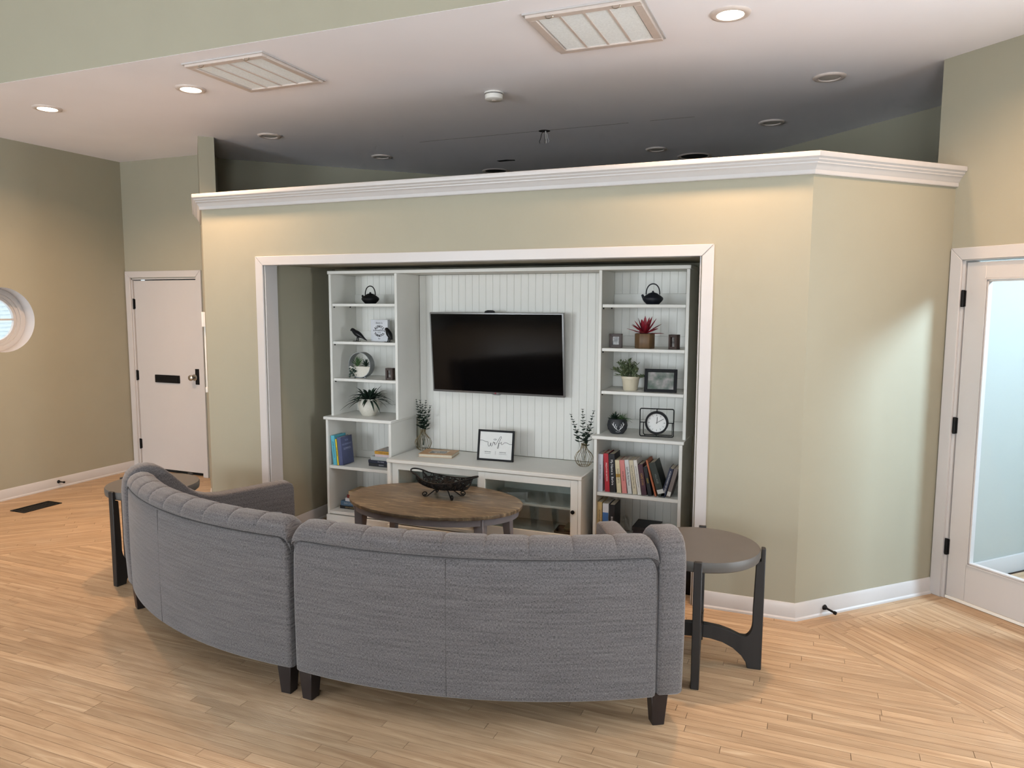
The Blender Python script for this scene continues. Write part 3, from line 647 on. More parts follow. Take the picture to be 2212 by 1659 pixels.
# ---------------------------------------------------------------- wire basket
WB = tag(empty('wire_basket', (-2.245, 0.015, 0.4905), (0, 0, math.radians(-6))), 'black woven wire basket on scroll feet on the oval table', 'basket')
rnd = random.Random(3)
def bs(u, v):                             # u along -1..1, v across -1..1: boat-shaped shell
    x = 0.205*u; rim = 0.078+0.035*u*u; half = 0.115*(1-0.62*u*u)
    ang = v*PI/2*0.92
    return Vector((x*(0.82+0.18*abs(v)), half*math.sin(ang), 0.052+0.012*u*u+rim*(1-math.cos(ang))**1.1*0.85))
mb = MB()
for k in range(210):
    u0, v0 = rnd.uniform(-1, 1), rnd.uniform(-1, 1); a = rnd.uniform(0, 2*PI); pts = []
    u, v = u0, v0; curv = rnd.uniform(-1.1, 1.1)
    for i in range(11):
        pts.append(bs(max(-1, min(1, u)), max(-1, min(1, v)))+Vector((0, 0, rnd.uniform(-0.002, 0.002))))
        u += 0.10*math.cos(a); v += 0.22*math.sin(a); a += curv*0.25
        if abs(u) > 1.02 or abs(v) > 1.02: break
    if len(pts) > 2: mb.tube(pts, 0.0030, 5)
mb.build('wire_weave', M['blackmatte'], WB, smooth=True)
mb = MB()
mb.tube([bs(-1+2*i/30, 1) for i in range(31)], 0.0046, 6).tube([bs(-1+2*i/30, -1) for i in range(31)], 0.0046, 6).tube([bs(-1, -1+2*i/16) for i in range(17)], 0.0026, 6).tube([bs(1, -1+2*i/16) for i in range(17)], 0.0026, 6)
mb.build('rim', M['blackmatte'], WB, smooth=True)
for sgn in (-1, 1):
    e0, e1 = bs(sgn*0.86, 1), bs(sgn*0.86, -1); pts = []
    for i in range(25):
        a = PI*i/24; c_ = (e0+e1)/2; hy = (e0.y-e1.y)/2
        pts.append(Vector((c_.x+sgn*0.085*math.sin(a), hy*math.cos(a), c_.z+0.026*math.sin(a))))
    MB().tube(pts, 0.0052, 7).build('handle', M['blackmatte'], WB, smooth=True)
for sx_ in (-1, 1):
    for sy_ in (-1, 1):
        pts = [Vector((sx_*0.045, sy_*0.022, 0.052)), Vector((sx_*0.075, sy_*0.045, 0.024)), Vector((sx_*0.095, sy_*0.060, 0.0045))]
        for i in range(1, 22):
            a = -PI/2+i*(2*PI*1.25/22); r = 0.017*(1-i/30)
            q = 0.107+0.0+r*math.cos(a)*1.0
            pts.append(Vector((sx_*(q), sy_*(0.068+(q-0.107)*0.6), 0.0205+r*math.sin(a))))
        MB().tube(pts, 0.0040, 6).build('foot', M['blackmatte'], WB, smooth=True)
# ---------------------------------------------------------------- bookcases in the niche
YB = 0.895                                # back plane of the units
def planks_at(root, x0, x1, z0, z1, y, wdt=0.0585):
    n = max(1, round((x1-x0)/wdt)); ww = (x1-x0)/n
    me = None
    for k in range(n):
        if me is None:
            o = box(0.0002, ww-0.0002, 0, 0.008, 0, z1-z0).build('beadboard_plank', M['cab'], root, bevel=0.0016, bseg=1); me = o.data
        else:
            o = bpy.data.objects.new('beadboard_plank', me); COL.objects.link(o); o.parent = root
        o.location = (x0+k*ww-root.location.x, y-root.location.y, z0-root.location.z)
def bookcase(label, lx0, lx1, ux0, ux1):
    root = tag(empty('bookcase', (lx0, YB, 0)), label, 'bookcase', 'white open bookcases either side of the television')
    def b(name, x0, x1, y0, y1, z0, z1, bev=0.002):
        return box(x0-lx0, x1-lx0, y0-YB, y1-YB, z0, z1).build(name, M['cab'], root, bevel=bev, bseg=1)
    yf, yu, t = 0.490, 0.545, 0.022
    b('side_panel', lx0, lx0+t, yf+0.004, YB, 0.10, 0.872); b('side_panel', lx1-t, lx1, yf+0.004, YB, 0.10, 0.872)
    b('lower_top', lx0-0.012, lx1+0.012, yf-0.012, YB, 0.872, 0.897, 0.004)
    b('shelf', lx0+t, lx1-t, yf+0.018, YB-0.03, 0.474, 0.499)
    b('shelf', lx0+t, lx1-t, yf+0.004, YB-0.01, 0.105, 0.130)
    b('plinth', lx0-0.006, lx1+0.006, yf-0.006, YB, 0.0, 0.098, 0.004)
    b('side_panel', ux0, ux0+t, yu, YB, 0.897, 2.020); b('side_panel', ux1-t, ux1, yu, YB, 0.897, 2.020)
    for z in (1.791, 1.493, 1.199): 
        b('shelf', ux0+t+0.002, ux1-t-0.002, yu+0.010, YB-0.02, z-0.022, z)
        b('back_rail', ux0+t, ux1-t, YB-0.020, YB-0.010, z, z+0.075)
    b('back_rail', ux0+t, ux1-t, YB-0.020, YB-0.010, 0.897, 0.965); b('back_rail', lx0+t, lx1-t, YB-0.020, YB-0.010, 0.499, 0.560)
    planks_at(root, ux0+t, ux1-t, 0.897, 2.020, YB-0.009); planks_at(root, lx0+t, lx1-t, 0.130, 0.872, YB-0.009)
    for z in (1.764, 1.466, 1.172, 0.470):
        for yy in (yu+0.03, YB-0.10):
            x_ = ux0+t if z > 0.9 else lx0+t
            MB().box(x_-lx0, x_-lx0+0.008, yy-YB, yy-YB+0.008, z-0.006, z+0.004).build('shelf_pin', M['black'], root)
    return root
bookcase('white bookcase left of the television, holding birds and books', -3.553, -2.950, -3.533, -2.912)
bookcase('white bookcase right of the television, holding clock and photographs', -1.335, -0.733, -1.330, -0.722)
tag(box(-3.538, -0.716, 0.535, YB, 2.020, 2.046).build('cornice_board', M['cab'], bevel=0.003, bseg=1), 'long white board capping both bookcases under the niche ceiling', 'board')
bp = tag(empty('beadboard_panel', (-2.91, YB, 0.62)), 'white beadboard panel behind the television', 'panel')
planks_at(bp, -2.910, -1.332, 0.622, 2.018, YB-0.004)
# ---------------------------------------------------------------- tv bench
BX0, BX1, BY, BZ = -2.930, -1.392, 0.400, 0.620
tb = tag(empty('tv_bench', (BX0, YB, 0)), 'white low cabinet with two sliding glass doors under the television', 'tv bench')
def b(name, x0, x1, y0, y1, z0, z1, bev=0.002, m='cab', par=None): return box(x0-BX0, x1-BX0, y0-YB, y1-YB, z0, z1).build(name, M[m], par or tb, bevel=bev, bseg=1)
b('cabinet_top', BX0-0.004, BX1+0.004, BY-0.006, YB-0.0045, 0.592, BZ, 0.005)
b('side_panel', BX0, BX0+0.024, BY, YB-0.012, 0.10, 0.592); b('side_panel', BX1-0.024, BX1, BY, YB-0.012, 0.10, 0.592)
b('bottom_panel', BX0+0.024, BX1-0.024, BY+0.02, YB-0.02, 0.115, 0.140); b('back_panel', BX0+0.024, BX1-0.024, YB-0.03, YB-0.02, 0.14, 0.59)
b('divider', -2.172, -2.154, BY+0.07, YB-0.03, 0.14, 0.592)
b('shelf', BX0+0.024, -2.172, BY+0.09, YB-0.03, 0.350, 0.368); b('shelf', -2.154, BX1-0.024, BY+0.09, YB-0.03, 0.350, 0.368)
b('plinth', BX0-0.008, BX1+0.008, BY-0.010, YB-0.012, 0.0, 0.085, 0.004); b('plinth_moulding', BX0-0.004, BX1+0.004, BY-0.006, BY+0.02, 0.085, 0.112, 0.006)
for nm, x0, x1, y0 in (('door', BX0+0.026, -2.135, BY+0.028), ('door', -2.168, BX1-0.026, BY+0.003)):
    dr = empty(nm, (x0-BX0, y0-YB, 0.122), parent=tb); wd = x1-x0; hd_ = 0.466; st = 0.052
    for (a0, a1, c0, c1) in ((0, st, 0, hd_), (wd-st, wd, 0, hd_), (st, wd-st, 0, 0.075), (st, wd-st, hd_-0.050, hd_)):
        box(a0, a1, 0, 0.020, c0, c1).build('door_frame', M['cab'], dr, bevel=0.0012, bseg=1)
    box(st, wd-st, 0.009, 0.012, 0.075, hd_-0.050).build('pane', M['cabglass'], dr)
    kx = wd-0.030 if x0 > -2.3 else 0.030
    MB().lathe([(0.0, 0.0), (0.006, 0.0), (0.006, -0.010), (0.014, -0.014), (0.014, -0.022), (0.010, -0.025), (0.0, -0.025)], 20, (kx, 0, 0.247), 'y').build('knob', M['black'], dr, smooth=True, angle=40)
# ---------------------------------------------------------------- television
TV = tag(empty('television', (-2.2005, 0.812, 1.102), (math.radians(5.0), 0, 0)), 'black flat screen television with silver edge on the beadboard', 'television')
TW, TH = 1.098, 0.626
box(-TW/2, TW/2, 0.0, 0.030, 0, TH).build('casing', M['tvframe'], TV, bevel=0.006, bseg=2)
box(-TW/2+0.012, TW/2-0.012, -0.0015, 0.004, 0.017, TH-0.011).build('screen', M['screen'], TV)
box(-0.2, 0.2, 0.03, 0.07, 0.12, 0.45).build('wall_bracket', M['black'], TV)
MB().prism([(-0.045, 0.002), (-0.02, -0.006), (0.02, -0.006), (0.045, 0.002)], lambda u, v, t: (u, t, v), -0.003, 0.02).build('logo_lip', M['tvframe'], TV)
MB().lathe([(0.0, 0.0), (0.006, 0.0), (0.006, -0.001), (0.0, -0.001)], 16, (-0.010, -0.002, 0.008), 'y').build('logo', mat('red_logo', (150, 30, 50), 0.4), TV)
textmesh('logo_letters', 'LG', 0.013, mat('logo_silver', (200, 196, 196), 0.4), TV, (0.008, -0.0015, 0.0075), (PI/2, 0, 0))
cm = tag(MB().loft([[(x, -0.012+0.024*k_, z) for x, z in ((-0.042, 0), (0.042, 0), (0.036, 0.012), (0.015, 0.018), (-0.015, 0.018), (-0.036, 0.012))] for k_ in (0, 1)]).build('webcam', M['black'], bevel=0.003), 'small black camera sitting on the top edge of the television', 'webcam')
cm.location = (-2.24, 0.772, 1.7265)
# ---------------------------------------------------------------- ceiling fittings
def downlight(label, x, y, lit, power=0.0):
    root = tag(empty('recessed_light', (x, y, HC)), label, 'ceiling light', 'recessed ceiling lights')
    MB().lathe([(0.066, -0.002), (0.068, -0.010), (0.080, -0.013), (0.096, -0.009), (0.101, -0.001), (0.101, 0.0), (0.066, 0.0)], 40, cap=False).build('trim_ring', M['ring'], root, smooth=True, angle=50)
    MB().lathe([(0.0, -0.008), (0.050, -0.0075), (0.067, -0.004)], 32, cap=False).build('lens', M['lens_on'] if lit else M['lens_off'], root, smooth=True)
    if lit:
        a = area('lamp', (0, 0, 0), (0, 0, -1), 0.12, 0.12, power, WARM, math.radians(150), 'DISK'); a.parent = root; a.location = (0, 0, -0.016)
    return root
PD = 20.5
downlight('lit recessed light nearest the left wall', -5.39, -0.35, True, PD*1.45)
downlight('lit recessed light beside the left air filter grille', -3.986, -0.338, True, PD)
downlight('lit recessed light right of the right air filter grille', -0.422, -0.338, True, PD)
downlight('lit recessed light over the glazed door, past the picture edge', 1.02, -0.345, True, PD*0.65)
downlight('unlit recessed light closest to the right wall end', 0.057, 0.974, False)
downlight('unlit recessed light above the right end of the cornice', -0.353, 2.088, False)
downlight('unlit recessed light just right of the tall wall end', -4.444, 0.997, False)
downlight('unlit recessed light far left in the dark room', -4.022, 2.137, False)
downlight('unlit recessed light far right in the dark room', -1.415, 2.776, False)
def vent(label, x0, x1, y0, y1):
    root = tag(empty('filter_grille', (x0, y0, HC)), label, 'air grille', 'square ceiling filter grilles')
    wx, wy = x1-x0, y1-y0; fw = 0.045
    for (a0, a1, c0, c1) in ((0, wx, 0, fw), (0, wx, wy-fw, wy), (0, fw, fw, wy-fw), (wx-fw, wx, fw, wy-fw)):
        box(a0, a1, c0, c1, -0.022, -0.002).build('frame_rail', M['ring'], root, bevel=0.003, bseg=1)
    box(-0.012, wx+0.012, -0.012, wy+0.012, -0.008, -0.0005).build('flange', M['trim'], root)
    n = 4; pw = (wx-2*fw)/n
    for k in range(n): box(fw+k*pw+0.006, fw+(k+1)*pw-0.006, fw, wy-fw, -0.014, -0.010).build('filter_panel', M['filter'], root)
    for k in range(1, n): box(fw+k*pw-0.006, fw+k*pw+0.006, fw, wy-fw, -0.019, -0.009).build('divider_bar', M['ring'], root)
    for k in (0.22, 0.80): MB().tube([(wx*k+0.02*math.cos(a), 0.004, -0.026+0.010*math.sin(a)) for a in [i*PI/8 for i in range(17)]], 0.0025, 5).build('latch', M['nickel'], root)
    return root
vent('ceiling filter grille on the left, beside the lit lights', -3.615, -3.018, -0.757, -0.172)
vent('ceiling filter grille on the right, cut by the picture top', -1.391, -0.798, -0.710, -0.132)
sd = tag(empty('smoke_detector', (-2.092, 0.508, HC)), 'round white smoke detector on the ceiling', 'smoke detector')
MB().lathe([(0.0, -0.001), (0.066, -0.001), (0.066, -0.010), (0.0, -0.010)], 40).build('base', M['plastic'], sd, smooth=True, angle=35)
MB().lathe([(0.0, -0.010), (0.060, -0.010), (0.060, -0.018), (0.0, -0.018)], 40).build('grille', mat('grey_vent_slot', (120, 118, 114), 0.6), sd, smooth=True, angle=35)
MB().lathe([(0.0, -0.018), (0.063, -0.018), (0.062, -0.046), (0.052, -0.052), (0.0, -0.053)], 40).build('cover', M['plastic'], sd, smooth=True, angle=35)
MB().lathe([(0.0, -0.053), (0.016, -0.053), (0.016, -0.056), (0.0, -0.056)], 20).build('test_button', M['ring'], sd, smooth=True, angle=35)
wr = tag(empty('loose_wires', (-2.151, 1.708, HC)), 'loose wires hanging from a hole in the dark ceiling', 'wires')
MB().lathe([(0.0, -0.001), (0.05, -0.001)], 20, cap=False).build('hole', M['dark'], wr)
for k, (dx, dy, cc) in enumerate(((-0.03, 0, (30, 28, 28)), (0.01, 0.01, (200, 196, 190)), (0.03, -0.01, (170, 166, 160)), (0.0, 0.02, (90, 84, 80)))):
    MB().tube([(dx*0.4, dy, 0.0), (dx*0.9, dy, -0.03), (dx*1.1, dy, -0.06), (dx*1.5, dy, -0.085), (dx*1.3, dy, -0.10)], 0.003, 6).build('wire', cover(cc), wr, smooth=True)
def speaker(label, x, y, r):
    root = tag(empty('speaker_opening', (x, y, HC)), label, 'speaker opening', 'ceiling speaker openings')
    MB().lathe([(r, -0.001), (r+0.004, -0.008), (r+0.030, -0.008), (r+0.036, -0.001), (r, -0.001)], 40, cap=False).build('rim', M['ring'], root, smooth=True, angle=50)
    MB().lathe([(0.0, -0.003), (r, -0.003)], 40, cap=False).build('opening', M['dark'], root)
speaker('round dark ceiling opening above the middle of the cornice', -3.277, 3.272, 0.115)
speaker('round dark ceiling opening with pale rim toward the right', -1.133, 3.235, 0.13)
tag(MB().prism([(-0.09, -0.03), (0.02, -0.045), (0.10, -0.01), (0.09, 0.03), (0.0, 0.02), (-0.08, 0.03)], lambda u, v, t: (u-2.951, v+2.781, HC-t), 0.0006, 0.002).build('ceiling_hole', M['dark']), 'ragged dark hole cut in the ceiling plaster', 'hole')
cr_ = MB()
pts = [(-3.35+i*0.175, 1.70-0.001*i+random.uniform(-0.004, 0.004)) for i in range(15)]
for p, q in zip(pts[:-1], pts[1:]):
    if random.random() < 0.85: cr_.prism([(p[0], p[1]-0.002), (q[0], q[1]-0.002), (q[0], q[1]+0.002), (p[0], p[1]+0.002)], lambda u, v, t: (u, v, HC-t), 0.0004, 0.0012)
cr_.build('crack', mat('ceiling_crack', (92, 84, 80), 0.9), ceil)
# ---------------------------------------------------------------- floor register, door stops, wall keypad
fg = tag(empty('floor_register', (-6.335, -0.217, 0)), 'black metal floor register near the left wall', 'floor vent')
gw, gl = 0.178, 0.350
for (a0, a1, c0, c1) in ((0, gw, 0, 0.014), (0, gw, gl-0.014, gl), (0, 0.014, 0.014, gl-0.014), (gw-0.014, gw, 0.014, gl-0.014)):
    box(a0, a1, c0, c1, 0.0, 0.006).build('frame_bar', M['black'], fg, bevel=0.001, bseg=1)
box(0.014, gw-0.014, 0.014, gl-0.014, 0.0003, 0.001).build('opening', M['dark'], fg)
for k in range(14): box(0.022, gw-0.022, 0.022+k*0.0225, 0.030+k*0.0225, 0.001, 0.003).build('slat', M['black'], fg)
def stop(label, p, q):
    root = tag(empty('door_stop', p), label, 'door stop', 'black door stops on the baseboards'); d = Vector(q)-Vector(p)
    MB().tube([d*0.0, d*0.10, d*0.2], [0.017, 0.013, 0.007], 12).build('base', M['black'], root, smooth=True)
    MB().tube([d*0.18, d*0.82], 0.0062, 10).build('rod', M['black'], root, smooth=True)
    MB().tube([d*0.80, d*0.84, d*0.98, d*1.0], [0.007, 0.010, 0.010, 0.007], 12).build('tip', M['black'], root, smooth=True)
n45 = Vector((0.7071, -0.7071, 0))
p_ = Vector((0.160, 0.138, 0.048))+n45*0.0
stop('black door stop on the angled right baseboard', tuple(p_), tuple(p_+n45*0.085+Vector((0, 0, -0.004))))
stop('black door stop on the left baseboard', (LX+0.013, 0.52, 0.060), (LX+0.095, 0.52, 0.062))
kp_d = (Vector((XL, 0, 0))-STUB).normalized(); kn = Vector((-kp_d.y, kp_d.x, 0))*-1
kr = tag(empty('wall_keypad', tuple(Vector((XL, 0, 0))-kp_d*0.45), (0, 0, math.atan2(kp_d.y, kp_d.x))), 'white wall box with cable cover beside the front door', 'wall box')
box(-0.05, 0.05, -0.030, -0.002, 1.60, 1.72).build('box', M['plastic'], kr, bevel=0.004)
box(-0.012, 0.012, -0.014, -0.002, 1.10, 1.60).build('cable_cover', M['plastic'], kr, bevel=0.002); box(-0.018, 0.018, -0.020, -0.002, 1.06, 1.10).build('end_block', M['plastic'], kr, bevel=0.002)
# ---------------------------------------------------------------- things on the shelves
Z1, Z2, Z3, Z4, Z5 = 1.791, 1.493, 1.199, 0.897, 0.499
def teapot(label, x, y, z, m):
    root = tag(empty('teapot', (x, y, z)), label, 'teapot', 'cast iron teapots on the top shelves')
    MB().lathe([(0.0, 0.0), (0.040, 0.0), (0.044, 0.003), (0.062, 0.022), (0.070, 0.036), (0.066, 0.047), (0.048, 0.062), (0.034, 0.069), (0.0, 0.070)], 32).build('body', m, root, smooth=True, angle=50)
    MB().lathe([(0.0, 0.068), (0.034, 0.068), (0.032, 0.073), (0.012, 0.080), (0.006, 0.083), (0.008, 0.089), (0.0, 0.092)], 28).build('lid', m, root, smooth=True, angle=50)
    MB().tube([(-0.052, 0, 0.036), (-0.066, 0, 0.050), (-0.074, 0, 0.066)], [0.015, 0.010, 0.007], 12).build('spout', m, root, smooth=True)
    MB().tube([(0.046*math.cos(a), 0, 0.066+0.072*math.sin(a)**0.8) for a in [i*PI/24 for i in range(25)]], 0.0042, 8).build('handle', m, root, smooth=True)
teapot('black cast iron teapot on the left bookcase top shelf', -3.222, 0.66, Z1, M['blackmatte'])
teapot('blue-black cast iron teapot on the right bookcase top shelf', -0.985, 0.66, Z1, mat('blue_black_iron', (16, 20, 30), 0.55, var=0.2, scale=60, bump=0.2, bscale=300))
def bird(label, loc, rot, upright):
    root = tag(empty('bird_figurine', loc, (0, 0, rot)), label, 'figurine', 'black bird figurines')
    if upright: sp_ = [(0.028, 0.020, 0.006, 0.003), (0.024, 0.028, 0.012, 0.006), (0.012, 0.046, 0.022, 0.018), (0.0, 0.062, 0.025, 0.024), (-0.012, 0.080, 0.021, 0.022), (-0.020, 0.094, 0.014, 0.016), (-0.026, 0.102, 0.015, 0.015), (-0.033, 0.104, 0.012, 0.012), (-0.042, 0.101, 0.004, 0.004), (-0.050, 0.099, 0.001, 0.001)]
    else: sp_ = [(0.086, 0.006, 0.004, 0.002), (0.070, 0.014, 0.011, 0.005), (0.048, 0.030, 0.013, 0.008), (0.026, 0.044, 0.020, 0.019), (0.004, 0.055, 0.024, 0.025), (-0.018, 0.066, 0.022, 0.024), (-0.034, 0.078, 0.017, 0.018), (-0.045, 0.090, 0.016, 0.016), (-0.055, 0.096, 0.013, 0.013), (-0.063, 0.090, 0.008, 0.008), (-0.070, 0.080, 0.001, 0.001)]
    rings = []
    for i, (x, z, ry, rz) in enumerate(sp_):
        p0 = sp_[max(0, i-1)]; p1 = sp_[min(len(sp_)-1, i+1)]; t = Vector((p1[0]-p0[0], 0, p1[1]-p0[1])).normalized(); nn = Vector((-t.z, 0, t.x))
        rings.append([Vector((x, 0, z))+Vector((0, 1, 0))*ry*math.cos(2*PI*k/14)+nn*rz*math.sin(2*PI*k/14) for k in range(14)])
    o = MB().loft(rings).build('body', M['bird'], root, smooth=True, angle=80)
    sub = o.modifiers.new('smooth', 'SUBSURF'); sub.levels = 1; sub.render_levels = 1
    for s_ in (-1, 1):
        MB().tube([(0.0, s_*0.008, 0.036), (-0.004, s_*0.010, 0.016), (-0.008, s_*0.011, 0.003)], [0.006, 0.004, 0.004], 8).build('leg', M['bird'], root, smooth=True)
    MB().loft([ [(x*1.0-0.008, y, zz) for x, y in ((-0.034, 0.014), (-0.034, -0.014), (0.026, -0.018), (0.026, 0.018))] for zz in (0.0, 0.004)]).build('base', M['bird'], root, bevel=0.0015, bseg=1)
bird('black bird figurine with long tail facing away from the sign', (-3.330, 0.64, Z2), 0.0, False)
bird('black upright bird figurine in front of the lettered sign', (-3.020, 0.605, Z2), -0.2, True)
sg = tag(empty('lettered_sign', (-3.170, 0.70, Z2), (0, 0, 0)), 'marbled block sign with black lettering on the left bookcase', 'sign')
box(-0.078, 0.078, 0.0, 0.036, 0, 0.172).build('block', M['marble'], sg, bevel=0.001, bseg=1)
for s_, z, sz, sx in (('there is', 0.146, 0.020, 1.0), ('something', 0.088, 0.026, 1.05), ('to be', 0.070, 0.015, 1.0), ('for', 0.022, 0.018, 1.0)):
    textmesh('lettering', s_, sz, M['ink'], sg, (0, -0.0006, z), (PI/2, 0, 0), sx=sx)
def arctext(word, cx_, cz_, r, a_mid, da, size, flip=False):
    n = len(word)
    for i, ch in enumerate(word):
        a = a_mid+(i-(n-1)/2)*da*(-1 if not flip else 1)
        textmesh('letter', ch, size, M['ink'], sg, (cx_+r*math.cos(a), -0.0006, cz_+r*math.sin(a)), (PI/2, -(a-PI/2) if not flip else -(a+PI/2), 0), sx=0.8, bold=0.0009)
arctext('ALWAYS', 0, 0.072, 0.046, PI/2, 0.34, 0.029); arctext('THANKFUL', 0, 0.094, 0.050, -PI/2, 0.26, 0.025, True)
def leaf(mb, base, d, up, ln, wd, bend=0.3, n=6):
    d = Vector(d).normalized(); up = Vector(up); side = d.cross(up)
    if side.length < 1e-4: side = d.orthogonal()
    side.normalize(); nrm = side.cross(d).normalized(); L_ = []; C_ = []; R_ = []
    for i in range(n+1):
        t = i/n; ww = wd*math.sin(PI*min(1, 0.12+t*0.88))**0.8*0.5 if t < 1 else 0.0003
        p = Vector(base)+d*ln*t-Vector((0, 0, 1))*bend*ln*t*t
        L_.append(p-side*ww); C_.append(p-nrm*ww*0.35); R_.append(p+side*ww)
    m_ = n+1
    vs = L_+C_+R_+[c-nrm*0.0012 for c in C_]
    fs = []
    for i in range(n): fs += [(i, i+1, m_+i+1, m_+i), (m_+i, m_+i+1, 2*m_+i+1, 2*m_+i), (2*m_+i, 2*m_+i+1, 3*m_+i+1, 3*m_+i), (3*m_+i, 3*m_+i+1, i+1, i)]
    return mb.add(vs, fs)
# round galvanised planter
rp = tag(empty('ring_planter', (-3.318, 0.665, Z3)), 'galvanised ring planter with succulents on the left bookcase', 'planter')
MB().lathe([(0.098, -0.032), (0.102, -0.032), (0.102, 0.032), (0.098, 0.032), (0.098, -0.032)], 56, (0, 0, 0.104), 'y', cap=False).build('ring', M['galv'], rp, smooth=True, angle=40)
MB().prism([(0.097*math.cos(a), 0.104+0.097*math.sin(a)) for a in [PI+0.12+i*(PI-0.24)/20 for i in range(21)]], lambda u, v, t: (u, t, v), -0.028, 0.028).build('half_pot', M['ceramic'], rp)
for s_ in (-1, 1): MB().lathe([(0.0, 0.0), (0.006, 0.002), (0.006, 0.010), (0.0, 0.012)], 10, (s_*0.045, -0.02, 0.0)).build('foot', M['galv'], rp, smooth=True)
rnd = random.Random(5); mb = MB()
for k in range(26):
    a = rnd.uniform(0, 2*PI); e = rnd.uniform(0.7, 1.45); leaf(mb, (-0.035, -0.006, 0.092), (math.cos(a)*math.cos(e), math.sin(a)*math.cos(e)*0.6, math.sin(e)), (0, 0, 1), rnd.uniform(0.06, 0.10), 0.010, 0.1, 4)
mb.build('succulent', M['leafgreen'], rp, smooth=True); mb = MB()
for k in range(40):
    a = rnd.uniform(0, 2*PI); e = rnd.uniform(0.2, 1.45); leaf(mb, (0.045, -0.004, 0.095), (math.cos(a)*math.cos(e), math.sin(a)*math.cos(e)*0.7, math.sin(e)), (0, 0, 1), rnd.uniform(0.04, 0.068), 0.008, 0.0, 4)
mb.build('succulent', M['leafdark'], rp, smooth=True); mb = MB()
for k in range(42):
    t = rnd.random(); x = -0.055+rnd.uniform(-0.03, 0.03); z = 0.088-t*0.085; a = rnd.uniform(0, 2*PI)
    leaf(mb, (x, -0.036-rnd.uniform(0, 0.012), z), (math.cos(a), -0.4, math.sin(a)), (0, -1, 0), rnd.uniform(0.012, 0.02), 0.011, 0.2, 3)
mb.build('trailing_stem', M['leafdark'], rp, smooth=True)
def small_frame(label, loc, rotz, w_, h_, dep, bar, mframe, mphoto, lean=0.06, mat_b=0.0, cat='photo frame', group='small photo frames', deep=False):
    root = tag(empty('photo_frame', loc, (0, 0, rotz)), label, cat, group)
    tilt = empty('frame', (0, 0, 0), (-lean, 0, 0), parent=root)
    f = lambda u, v, t: (u, t, v)
    x0, x1 = -w_/2, w_/2
    for poly in ([(x0, 0), (x0+bar, bar), (x0+bar, h_-bar), (x0, h_)], [(x1, 0), (x1, h_), (x1-bar, h_-bar), (x1-bar, bar)], [(x0, h_), (x0+bar, h_-bar), (x1-bar, h_-bar), (x1, h_)], [(x0, 0), (x1, 0), (x1-bar, bar), (x0+bar, bar)]):
        MB().prism(poly, f, 0, dep).build('frame_bar', mframe, tilt, bevel=0.001, bseg=1)
    if mat_b > 0: box(x0+bar, x1-bar, dep*0.5, dep*0.6, bar, h_-bar).build('mount', M['paper'], tilt)
    box(x0+bar+mat_b, x1-bar-mat_b, dep*0.42, dep*0.5, bar+mat_b, h_-bar-mat_b).build('print', mphoto, tilt)
    box(x0+0.003, x1-0.003, dep*0.6, dep*0.98, 0.003, h_-0.003).build('back_board', M['black'], tilt)
    if not deep: ey = dep+h_*0.7*math.sin(lean)+0.002; MB().prism([(ey, h_*0.7), (ey+0.006, h_*0.7), (ey+h_*0.30, 0.004), (ey+h_*0.27, 0.0)], lambda u, v, t: (t, u, v), -0.018, 0.018).build('easel', M['black'], root)
    return root
small_frame('tiny dark wood photo frame beside the ring planter', (-3.025, 0.60, Z3), 0.0, 0.066, 0.092, 0.040, 0.018, M['walnut'], M['photo_grey'], 0.0, deep=True)
small_frame('tiny dark wood photo frame left of the red plant', (-1.232, 0.64, Z2), 0.05, 0.088, 0.096, 0.022, 0.020, M['walnut'], M['photo_grey'], 0.0, deep=True)
small_frame('tiny dark wood photo frame right of the red plant', (-0.835, 0.60, Z2), -0.35, 0.062, 0.098, 0.045, 0.017, M['walnut'], M['photo_grey'], 0.0, deep=True)
# spiky plant in round white pot
def plant(name, label, loc, group=None): return tag(empty(name, loc), label, 'plant', group or 'potted plants on the shelves')
pl = plant('potted_plant', 'spiky dark green plant in a round white pot', (-3.258, 0.67, Z4))
MB().lathe([(0.0, 0.0), (0.050, 0.0), (0.056, 0.004), (0.080, 0.045), (0.088, 0.085), (0.078, 0.125), (0.066, 0.137), (0.060, 0.135), (0.060, 0.120), (0.0, 0.118)], 36).build('pot', M['ceramic'], pl, smooth=True, angle=50)
rnd = random.Random(11); proto = None
for k in range(92):
    a = rnd.uniform(0, 2*PI); e = rnd.uniform(-0.15, 1.30)
    o = leaf(MB(), (0.02*math.cos(a), 0.02*math.sin(a), 0.128), (math.cos(a)*math.cos(e), math.sin(a)*math.cos(e), math.sin(e)+0.25), (0, 0, 1), rnd.uniform(0.13, 0.215), 0.018, rnd.uniform(0.30, 0.75), 6).build('leaf', M['leafdark'], pl, smooth=True)
pl = plant('potted_plant', 'red spiky plant in an angular wooden pot', (-1.034, 0.66, Z2))
hexp = [(0.068*math.cos(a), 0.060*math.sin(a)) for a in [0.15+i*PI/3 for i in range(6)]]
MB().prism(hexp, lambda u, v, t: (u, v, t), 0, 0.100).build('pot', M['woodpot'], pl, bevel=0.002, bseg=1)
MB().prism([(u*0.85, v*0.85) for u, v in hexp], lambda u, v, t: (u, v, t), 0.1002, 0.102).build('soil', M['soil'], pl)
rnd = random.Random(4)
for k in range(20):
    a = k*2.4+rnd.uniform(-0.2, 0.2); e = 0.15+1.25*(k/20)
    leaf(MB(), (0.008*math.cos(a), 0.008*math.sin(a), 0.100), (math.cos(a)*math.cos(e), math.sin(a)*math.cos(e), math.sin(e)), (0, 0, 1), 0.135-0.02*(k/20)+rnd.uniform(-0.012, 0.012), 0.028, 0.12 if e < 0.8 else 0.0, 6).build('leaf', M['leafred'], pl, smooth=True)
